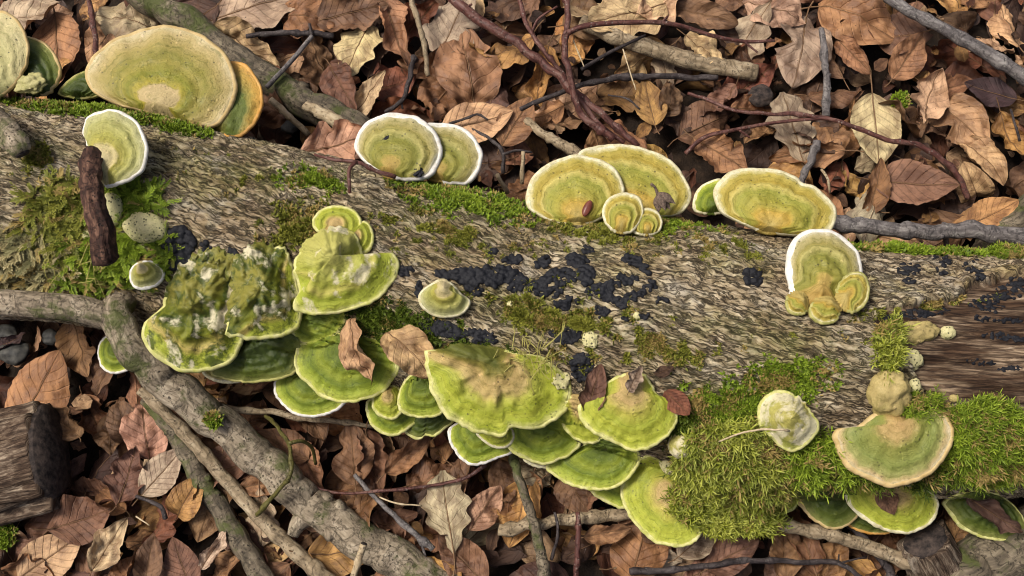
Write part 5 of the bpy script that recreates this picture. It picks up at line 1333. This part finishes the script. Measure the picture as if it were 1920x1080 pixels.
# ================================================================== leaf litter
HERO = [  # x, y, length px, heading deg, colour, kind, pitch, roll, label
    (110, 92, 170, -75, 'copper', 'flat', .05, .1, "copper leaf with dark midrib behind the deep green bracket"),
    (55, 35, 150, 20, 'grey', 'beech', .1, -.2, "greyish tan leaf behind the pale cream bracket"),
    (238, 38, 150, 160, 'grey', 'beech', .1, .2, "pale greyish leaf between upright stick and damp branch"),
    (190, 80, 120, -110, 'tan', 'beech', .2, -.2, "yellowish tan leaf behind the upright dark stick"),
    (480, 12, 190, 15, 'grey', 'sycamore', .05, .1, "large pale grey lobed leaf above the dark forked twig"),
    (575, 35, 130, -15, 'copper', 'beech', .1, .2, "copper leaf beside the large pale grey lobed leaf"),
    (668, 92, 140, -110, 'pale', 'sycamore', .1, .1, "cream lobed leaf with dark pinholes above the damp wet twig"),
    (742, 62, 170, -70, 'copper', 'beech', .1, -.1, "copper leaf with pinholes beside the cream lobed leaf"),
    (660, 25, 150, 10, 'brown', 'beech', .1, .3, "brown leaf folded above the cream lobed leaf"),
    (850, 45, 150, 70, 'grey', 'sycamore', .05, 0, "grey skeleton-like leaf under the long grey-red twig"),
    (880, 120, 190, 95, 'copper', 'beech', .05, .1, "long copper leaf pointing up to the grey skeleton-like leaf"),
    (895, 228, 150, 20, 'tan', 'flat', .05, 0, "square-cut tan leaf with strong veins above the white-rimmed brackets"),
    (968, 228, 120, 60, 'copper', 'flat', .1, .15, "veined copper leaf beside the square-cut tan leaf"),
    (690, 178, 120, 60, 'pale', 'rolled', .1, 0, "pale rolled leaf above the splintered stick"),
    (640, 160, 130, -60, 'brown', 'beech', .1, .3, "brown leaf behind the pale rolled leaf"),
    (1218, 192, 105, 100, 'ochre', 'flat', .1, 0, "pleated ochre leaf above the wide golden-green bracket"),
    (1258, 180, 80, 80, 'brown', 'beech', .2, .4, "small brown cupped leaf beside the pleated ochre leaf"),
    (1175, 28, 170, 200, 'pale', 'sycamore', .05, 0, "large cream leaf under the arching red twig"),
    (1240, 12, 120, 30, 'pale', 'beech', .1, 0, "cream leaf lying over the large cream one"),
    (1500, 92, 180, -110, 'grey', 'beech', .05, -.05, "large grey-tan leaf with pointed tip above the slender forked twig"),
    (1490, 238, 165, 100, 'grey', 'oak', .05, 0, "pale grey oak leaf under the slender forked twig"),
    (1640, 245, 165, -95, 'pale', 'flat', .05, .05, "cream beech leaf with brown blotches beside the pale oak leaf"),
    (1612, 32, 180, -30, 'copper', 'beech', .05, .1, "long copper leaf under the straight grey twig"),
    (1855, 172, 110, 160, 'purple', 'flat', .1, .05, "dark purple leaf standing out among the copper leaves"),
    (1740, 182, 130, 70, 'tan', 'beech', .1, .2, "crumpled tan leaf beside the dark purple leaf"),
    (1800, 230, 150, -60, 'tan', 'beech', .1, .4, "folded tan leaf below the dark purple leaf"),
    (1715, 345, 170, -5, 'brown', 'flat', .1, -.1, "large dull brown leaf by the end of the slender forked twig"),
    (1640, 350, 120, 80, 'copper', 'rolled', .2, 0, "rolled copper leaf standing beside the dull brown leaf"),
    (1558, 262, 100, -80, 'copper', 'beech', .1, .1, "copper leaf tucked between oak leaf and cream leaf"),
    (1600, 105, 110, -60, 'copper', 'beech', .2, .4, "glossy copper leaf folded under the long copper leaf"),
    (1705, 105, 110, 50, 'copper', 'beech', .3, .3, "curled copper leaf below the straight grey twig"),
    (1450, 18, 130, -30, 'tan', 'beech', .1, .1, "tan leaf above the large grey-tan pointed leaf"),
    (1320, 30, 140, -20, 'brown', 'beech', .1, .2, "dark brown leaf behind the end of the arching red twig"),
    (1320, 95, 100, -50, 'pale', 'beech', .1, 0, "cream leaf under the end of the stout lichened stick"),
    (1845, 300, 130, -60, 'tan', 'rolled', .1, 0, "twisted tan leaf at the tip of the slender twig"),
    (1895, 262, 130, -75, 'ochre', 'rolled', .2, .2, "rolled ochre leaf standing near the dark purple leaf"),
    (1860, 400, 120, 30, 'ochre', 'flat', .1, .2, "ochre leaf lying just above the smooth grey branch"),
    (1350, 290, 130, -40, 'copper', 'beech', .1, .2, "copper leaf behind the broad wavy golden bracket"),
    (75, 735, 190, 60, 'copper', 'beech', .1, .1, "large copper leaf above the weathered firewood block"),
    (150, 650, 140, -70, 'copper', 'beech', .1, .3, "copper leaf hanging below the forked branch"),
    (205, 690, 120, -110, 'brown', 'beech', .1, .2, "brown leaf beside the white-edged green bracket"),
    (120, 790, 110, 140, 'brown', 'beech', .1, -.2, "brown leaf resting against the firewood block"),
    (272, 800, 130, 100, 'tan', 'beech', .1, .2, "tan leaf with white fleck beside the speckled branch"),
    (232, 790, 100, 110, 'brown', 'beech', .2, .2, "brown leaf behind the tan leaf with white fleck"),
    (242, 888, 130, 75, 'brown', 'beech', .15, .2, "smooth brown leaf with raised tip beside the pleated one"),
    (305, 885, 120, 50, 'grey', 'flat', .1, 0, "grey-brown pleated leaf beside the speckled branch"),
    (350, 935, 100, 60, 'ochre', 'beech', .1, .2, "ochre leaf partly under the speckled branch"),
    (160, 972, 140, 20, 'brown', 'beech', .05, .1, "broad brown leaf in front of the firewood block's corner"),
    (95, 1040, 150, 40, 'tan', 'flat', .1, .2, "folded tan leaf below the broad brown leaf"),
    (205, 1020, 120, 60, 'pale', 'beech', .1, .2, "cream crumpled leaf beside the folded tan leaf"),
    (342, 1055, 110, 110, 'brown', 'flat', .1, 0, "dark-veined brown leaf at the foot of the speckled branch"),
    (400, 1030, 90, 60, 'pale', 'beech', .1, .3, "cream pleated leaf scrap touching the speckled branch"),
    (280, 1050, 110, 80, 'brown', 'beech', .2, .3, "brown leaf between the cream crumpled and dark-veined leaves"),
    (530, 835, 120, 150, 'copper', 'flat', .1, .1, "pleated copper leaf beside the bramble stem"),
    (580, 875, 120, -60, 'copper', 'beech', .1, .2, "copper leaf crossed by the red runner"),
    (500, 905, 110, 10, 'copper', 'beech', .1, .3, "orange-brown leaf between pale thin branch and forked branch"),
    (842, 962, 170, 95, 'grey', 'oak', .04, 0, "big grey oak leaf with dark spots below the blue-green bracket"),
    (908, 950, 110, 60, 'tan', 'beech', .1, .3, "tan leaf folded beside the big grey oak leaf"),
    (865, 1052, 140, 140, 'brown', 'beech', .05, .1, "reddish brown leaf under the tip of the big grey oak leaf"),
    (660, 850, 130, 100, 'brown', 'beech', .1, .1, "dull brown veined leaf below the lowest green step bracket"),
    (765, 850, 120, 40, 'copper', 'beech', .1, .3, "copper leaf below the dark scalloped speckled bracket"),
    (1140, 998, 100, 10, 'copper', 'beech', .1, .2, "shiny copper leaf below the level tan stick"),
    (1370, 1040, 130, 30, 'brown', 'beech', .1, .1, "broad brown leaf behind the black forked twig"),
    (1470, 1030, 120, 90, 'brown', 'beech', .1, .1, "brown leaf upright below the long-leaved moss cushion"),
    (1560, 1045, 120, 70, 'copper', 'beech', .1, .2, "copper leaf under the long pale stick"),
    (1790, 1010, 130, 60, 'copper', 'flat', .1, .1, "pleated copper leaf beside the splintered stump"),
    (1310, 1010, 110, 40, 'grey', 'beech', .1, .1, "grey-brown leaf below the crescent-shaped bracket's end"),
    (1900, 1065, 120, 30, 'copper', 'beech', .1, .2, "copper leaf against the dark mossy rotten log"),
    (20, 640, 70, 30, 'purple', 'beech', .1, .1, "dark leaf scrap among pebbles below the forked branch"),
    (1180, 945, 90, 60, 'copper', 'beech', .1, .2, "copper leaf under the thin lowest green bracket edge"),
    (1080, 920, 110, -60, 'brown', 'beech', .1, .2, "brown leaf beneath the deep green arc-shaped bracket"),
]
for (x, y, L, hd, cl, kd, pi, ro, lb) in HERO:
    z = random.uniform(.046, .058)
    P = at_z(x, y, z)
    place_leaf(P, L * mpp(P) * .94, math.radians(hd), cl, kd, pi, ro, lb)

TOP_POLY = [(0, 182), (330, 226), (600, 290), (850, 348), (1000, 388), (1300, 424), (1500, 454), (1650, 464), (1930, 474)]
def behind(px, py): return py < np.interp(px, [q[0] for q in TOP_POLY], [q[1] for q in TOP_POLY])
BOT = [(c[0], c[2]) for c in LOG_COLS]
def before(px, py): return py > np.interp(px, [q[0] for q in BOT], [q[1] for q in BOT])

KINDS_ = [('copper', 'beech', 30), ('brown', 'beech', 26), ('dark', 'beech', 14), ('tan', 'beech', 13), ('russet', 'beech', 10), ('ochre', 'beech', 8), ('pale', 'beech', 4), ('copper', 'rolled', 7), ('tan', 'rolled', 5), ('brown', 'rolled', 6), ('grey', 'oak', 3)]
WORDS = dict(copper="copper-brown", brown="dull brown", dark="blackish decaying", tan="light tan", russet="reddish-brown", ochre="ochre-yellow", pale="cream", grey="grey")
def pick():
    t = random.uniform(0, sum(k[2] for k in KINDS_))
    for c, k, w in KINDS_:
        t -= w
        if t <= 0: return c, k
    return KINDS_[0][:2]
pts_used = [(h[0], h[1]) for h in HERO]
REFS = [(110, 40, "deep green bracket"), (300, 25, "largest tan bracket"), (400, 60, "damp mossy branch"), (480, 100, "orange-rimmed bracket"), (560, 70, "dark forked twig"), (660, 90, "cream lobed leaf"),
        (590, 220, "splintered stick"), (700, 190, "pale rolled leaf"), (790, 80, "pale crooked twig"), (890, 120, "long copper leaf"), (850, 200, "square-cut tan leaf"), (940, 280, "overlapped white-rimmed bracket"),
        (930, 50, "long grey-red twig"), (1000, 170, "slate-grey twig"), (1060, 60, "knotty red twig"), (1040, 265, "knobbly tan twig"), (1160, 100, "stout lichened stick"), (1200, 200, "pleated ochre leaf"), (1250, 30, "arching red twig"),
        (1300, 250, "wide golden-green bracket"), (1380, 60, "tip of the arching red twig"), (1380, 170, "slender forked twig"), (1400, 285, "broad wavy golden bracket"), (1500, 90, "large grey-tan pointed leaf"), (1490, 230, "pale oak leaf"),
        (1580, 340, "grey stick stump"), (1620, 40, "long copper leaf under the straight twig"), (1640, 240, "blotched cream leaf"), (1700, 350, "large dull brown leaf"), (1740, 120, "curled copper leaf"), (1800, 60, "straight grey twig"), (1850, 170, "dark purple leaf"),
        (1800, 240, "folded tan leaf"), (1870, 300, "twisted tan leaf"), (1650, 410, "smooth grey branch"), (1850, 410, "ochre leaf above the grey branch"),
        (60, 640, "dark pebbles"), (80, 730, "large copper leaf"), (180, 660, "white-edged bracket behind the branch"), (60, 830, "firewood block"), (170, 800, "cut end of the firewood block"), (260, 800, "tan leaf with white fleck"), (300, 890, "grey-brown pleated leaf"), (150, 980, "broad brown leaf"),
        (90, 1050, "folded tan leaf"), (220, 1030, "cream crumpled leaf"), (350, 1040, "dark-veined brown leaf"), (420, 970, "speckled branch"), (520, 1010, "pale thin branch"), (450, 760, "thin pale level twig"), (540, 860, "bramble stem"), (600, 1040, "thick end of the forked branch"),
        (640, 840, "red runner"), (720, 980, "bluish grey twig"), (760, 850, "dark scalloped speckled bracket"), (840, 980, "big grey oak leaf"), (900, 900, "blue-green white-rimmed bracket"), (1000, 940, "knobbly tan stick"), (1060, 1030, "dark red rising twig"), (1100, 970, "level tan stick"),
        (1160, 1040, "shiny copper leaf"), (1260, 1050, "crescent-shaped bracket"), (1370, 1050, "black forked twig"), (1450, 1000, "long-leaved moss cushion"), (1580, 1030, "long pale speckled stick"), (1720, 1040, "splintered stump"), (1800, 1010, "ragged green bracket"), (1890, 1060, "dark rotten log")]
target = 300
guard = 0
while _lcount < target and guard < 20000:
    guard += 1
    x, y = random.uniform(-30, 1950), random.uniform(-30, 1110)
    bh, bf = behind(x, y + 12), before(x, y - 25)
    if not (bh or bf): continue
    if any((x - a)**2 + (y - b_)**2 < 34**2 for a, b_ in pts_used): continue
    pts_used.append((x, y))
    c, k = pick()
    if bf and random.random() < .25: c = random.choice(['brown', 'dark', 'copper'])
    ref = min((q for q in REFS if (q[1] < 480) == bool(bh)), key=lambda q: (q[0] - x)**2 + (q[1] - y)**2)
    lab = "%s %s leaf in the litter near the %s" % (WORDS[c], {'beech': "beech", 'rolled': "rolled-up", 'oak': "lobed oak"}[k], ref[2])
    z = random.uniform(.022, .046)
    P = at_z(x, y, z)
    place_leaf(P, random.uniform(.044, .086), random.uniform(0, 6.283), c, k, random.gauss(0, .34), random.gauss(0, .42), lab, lab.replace(" leaf ", " leaves "), None, random.random() < .4)

def litter_mass():
    """deeper, older leaves that fill the gaps: one mass, tinted darker to deepen gap shade"""
    Vs, Fs, Us, Vv, Ts, Ss, n = [], [], [], [], [], [], 0
    var = LEAFV['beech'] + LEAFV['rolled']
    def put(P, L, dark, zt=1.0, sk=(3, 2)):
        nonlocal n
        me, mr, Q, U, V = var[random.randrange(len(var))]
        Q, U, V = Q[::sk[0], ::sk[1]], U[::sk[0], ::sk[1]], V[::sk[0], ::sk[1]]
        R = Matrix.Rotation(random.uniform(0, 6.283), 3, 'Z') @ Matrix.Rotation(random.gauss(0, .3 * zt), 3, 'Y') @ Matrix.Rotation(random.gauss(0, .38 * zt), 3, 'X')
        W = Q.reshape(-1, 3) @ np.array(R).T * L + P
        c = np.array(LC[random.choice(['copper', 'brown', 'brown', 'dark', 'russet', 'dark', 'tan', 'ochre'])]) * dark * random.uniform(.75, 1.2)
        Vs.append(W); Fs.append(grid_faces(*U.shape) + n); Us.append(U.ravel()); Vv.append(V.ravel())
        Ts.append(np.tile(c, (len(W), 1))); Ss.append(np.full(len(W), random.random())); n += len(W)
    for i in range(2700):
        x, y = random.uniform(-1.15, 1.15), random.uniform(-.85, 1.05)
        ay, R = log_axis(x)
        if abs(y - ay) < R * .72: continue
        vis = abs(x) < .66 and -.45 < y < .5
        put(np.array((x, y, random.uniform(.004, .026))), random.uniform(.045, .075), .58 if vis else .9)  # lower factor in view puts the shade of the gaps into leaf colour
    for i in range(2600):                                                        # crumbs and scraps
        x, y = random.uniform(-.75, .75), random.uniform(-.5, .55)
        ay, R = log_axis(x)
        if abs(y - ay) < R * .8: continue
        put(np.array((x, y, random.uniform(.012, .044))), random.uniform(.010, .026), random.uniform(.4, 1.1), 1.4, (5, 4))
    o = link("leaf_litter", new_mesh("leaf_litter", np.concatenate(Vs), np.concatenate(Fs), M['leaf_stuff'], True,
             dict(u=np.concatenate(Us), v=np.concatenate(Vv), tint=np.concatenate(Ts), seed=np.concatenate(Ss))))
    tag(o, "dense mass of older damp brown leaves under the loose leaves, darkened for shaded gaps", "leaf litter", None, "stuff")
litter_mass()

# ================================================================== pebbles
for (x, y, r, lb) in [(12, 628, 22, "dark reddish pebble below the forked branch"), (28, 660, 26, "smooth greenish dark pebble below the reddish pebble"), (95, 632, 15, "small dark pebble beside the copper leaf under the forked branch"),
                      (545, 238, 15, "dark pebble beside the short peeled stick"), (632, 240, 14, "bluish pebble beside the splintered stick"), (1425, 180, 22, "black wet clod of earth above the oak leaf")]:
    V, F = ICO4
    P = at_z(x, y, .045); m = mpp(P); sd = random.random() * 50
    W = V * np.array((1.15, .95, .6)) * (r * m) * (1 + .22 * fbm(V[:, 0] + sd, V[:, 1], V[:, 2], 2))[:, None]
    tag(link("pebble", new_mesh("pebble", W, F, M['cut' if 'clod' in lb else 'stone']), None, tuple(P)), lb, "pebble")

# ================================================================== moss
MOSS_LABELS = [
    "bright moss strip under the small dark green bracket", "bright moss strip along the foot of the largest tan bracket", "olive feather moss beside the dark broken stick",
    "bright feather moss above the fork of the branch", "feather moss frond below the yellow-green bracket", "feather moss round the pitted fungus balls", "dry straw-coloured moss on the log above the forked branch",
    "thin olive moss round the branch stub", "dark moss tuft behind the rotten stick", "bright moss patch below the hooked twig", "olive moss patch beside the small round lime lobe",
    "vivid moss carpet below the white-rimmed olive brackets", "sparse olive moss on bark below the vivid carpet", "olive moss film below the golden brackets", "bright moss beside the tiny golden bracket",
    "golden olive moss under the black crust scatter", "olive moss band above the dense black dome", "dark wet moss above the two resting leaves", "bright moss patch above the egg-shaped bracket",
    "deep green moss between fan-shaped and egg-shaped brackets", "thin moss below the bark crack", "brownish moss below the broad wavy bracket", "large long-leaved moss cushion beside the crescent bracket",
    "moss overhang filling the crescent bracket", "long moss between egg-shaped and peach-rimmed brackets", "thick vivid moss below the bare wood", "dark moss under the peach-rimmed bracket",
    "bright moss edge along the bark strip by the grey branch", "moss tuft at the end of the bark strip", "light green moss tuft at the corner of the bare wood", "thin moss edging the bare wood",
    "moss tuft below the bare wood", "thin olive moss around the yellow bead", "scattered moss flecks on bark below the ridge", "dark moss along the top of the widest scalloped bracket", "dark moss around the white fungus button", "scattered moss flecks on the broad bark area"]
for row, lb in zip(MOSS, MOSS_LABELS): moss_patch(row, lb)

def strands(label, cx, cy, rx, ry, n):
    Vs, Fs, Us, Ws, m_ = [], [], [], [], 0
    org = None
    for i in range(n):
        x, y = cx + random.uniform(-rx, rx), cy + random.uniform(-ry, ry); a = random.gauss(-.6, .9); L = random.uniform(14, 42)
        pp = []
        for t in (0, .35, .7, 1):
            X, Y = x + L * t * math.cos(a + t * .8), y + L * t * math.sin(a + t * .8)
            h = hit(X, Y)
            if h is None: break
            pp.append(h[0] + h[1] * (.0145 + .004 * math.sin(t * 3.1)))
        if len(pp) < 4: continue
        if org is None: org = pp[0].copy()
        me, _ = tube_mesh("tmp", np.array(pp), np.array([.00045, .0004, .0004, .0003]), None, 5, 0, 0, org, step=.003)
        nv = len(me.vertices); co = np.empty(nv * 3, np.float32); me.vertices.foreach_get("co", co)
        fc = np.array([p.vertices[:] for p in me.polygons]); bpy.data.meshes.remove(me)
        Vs.append(co.reshape(-1, 3)); Fs.append(fc + m_); m_ += nv
    o = link("moss_strands", new_mesh("moss_strands", np.concatenate(Vs), np.concatenate(Fs), M['strand']), None, tuple(org))
    tag(o, label, "moss", None, "stuff")
M['strand'] = mat_plain("dry_moss_strand", (0.22, 0.20, 0.04), (0.42, 0.38, 0.12), 200)
strands("thin straggling moss strands over the widest scalloped bracket", 975, 668, 60, 28, 24)
strands("wispy moss strands on the moss beside the lumpy brackets", 150, 500, 70, 40, 14)

def moss_at(px, py, z, rp, n, size, mat, label, kind='short'):
    pts, nors = [], []
    for i in range(n):
        r, t = math.sqrt(random.random()) * rp, random.random() * 6.283
        p = at_z(px + r * math.cos(t), py + r * math.sin(t), z)
        p[2] += .004 * (1 - (r / rp)**2); pts.append(p); nors.append(np.array((0, 0, 1.0)))
    moss_mesh("moss_tuft", pts, nors, kind, mat, size, label)
for (mx, my, mz, mr, mn, lb) in [(1300, 935, .098, 42, 420, "moss tongue hanging into the crescent bracket"), (1345, 962, .088, 46, 460, "moss fringe hanging off the long-leaved cushion above the grey-brown leaf"), (1415, 955, .088, 50, 460, "moss fringe hanging off the long-leaved cushion over the pale speckled stick")]:
    moss_at(mx, my, mz, mr, mn, .9, 'moss_long', lb, 'long')
moss_at(400, 788, .115, 14, 260, 1.1, 'moss_bright', "small moss tuft growing on the forked branch")
moss_at(1688, 190, .055, 14, 200, 1.3, 'moss_bright', "tiny green moss tuft among the tan leaves")
moss_at(8, 1005, .05, 22, 260, 1.3, 'moss_bright', "moss tuft below the firewood block")
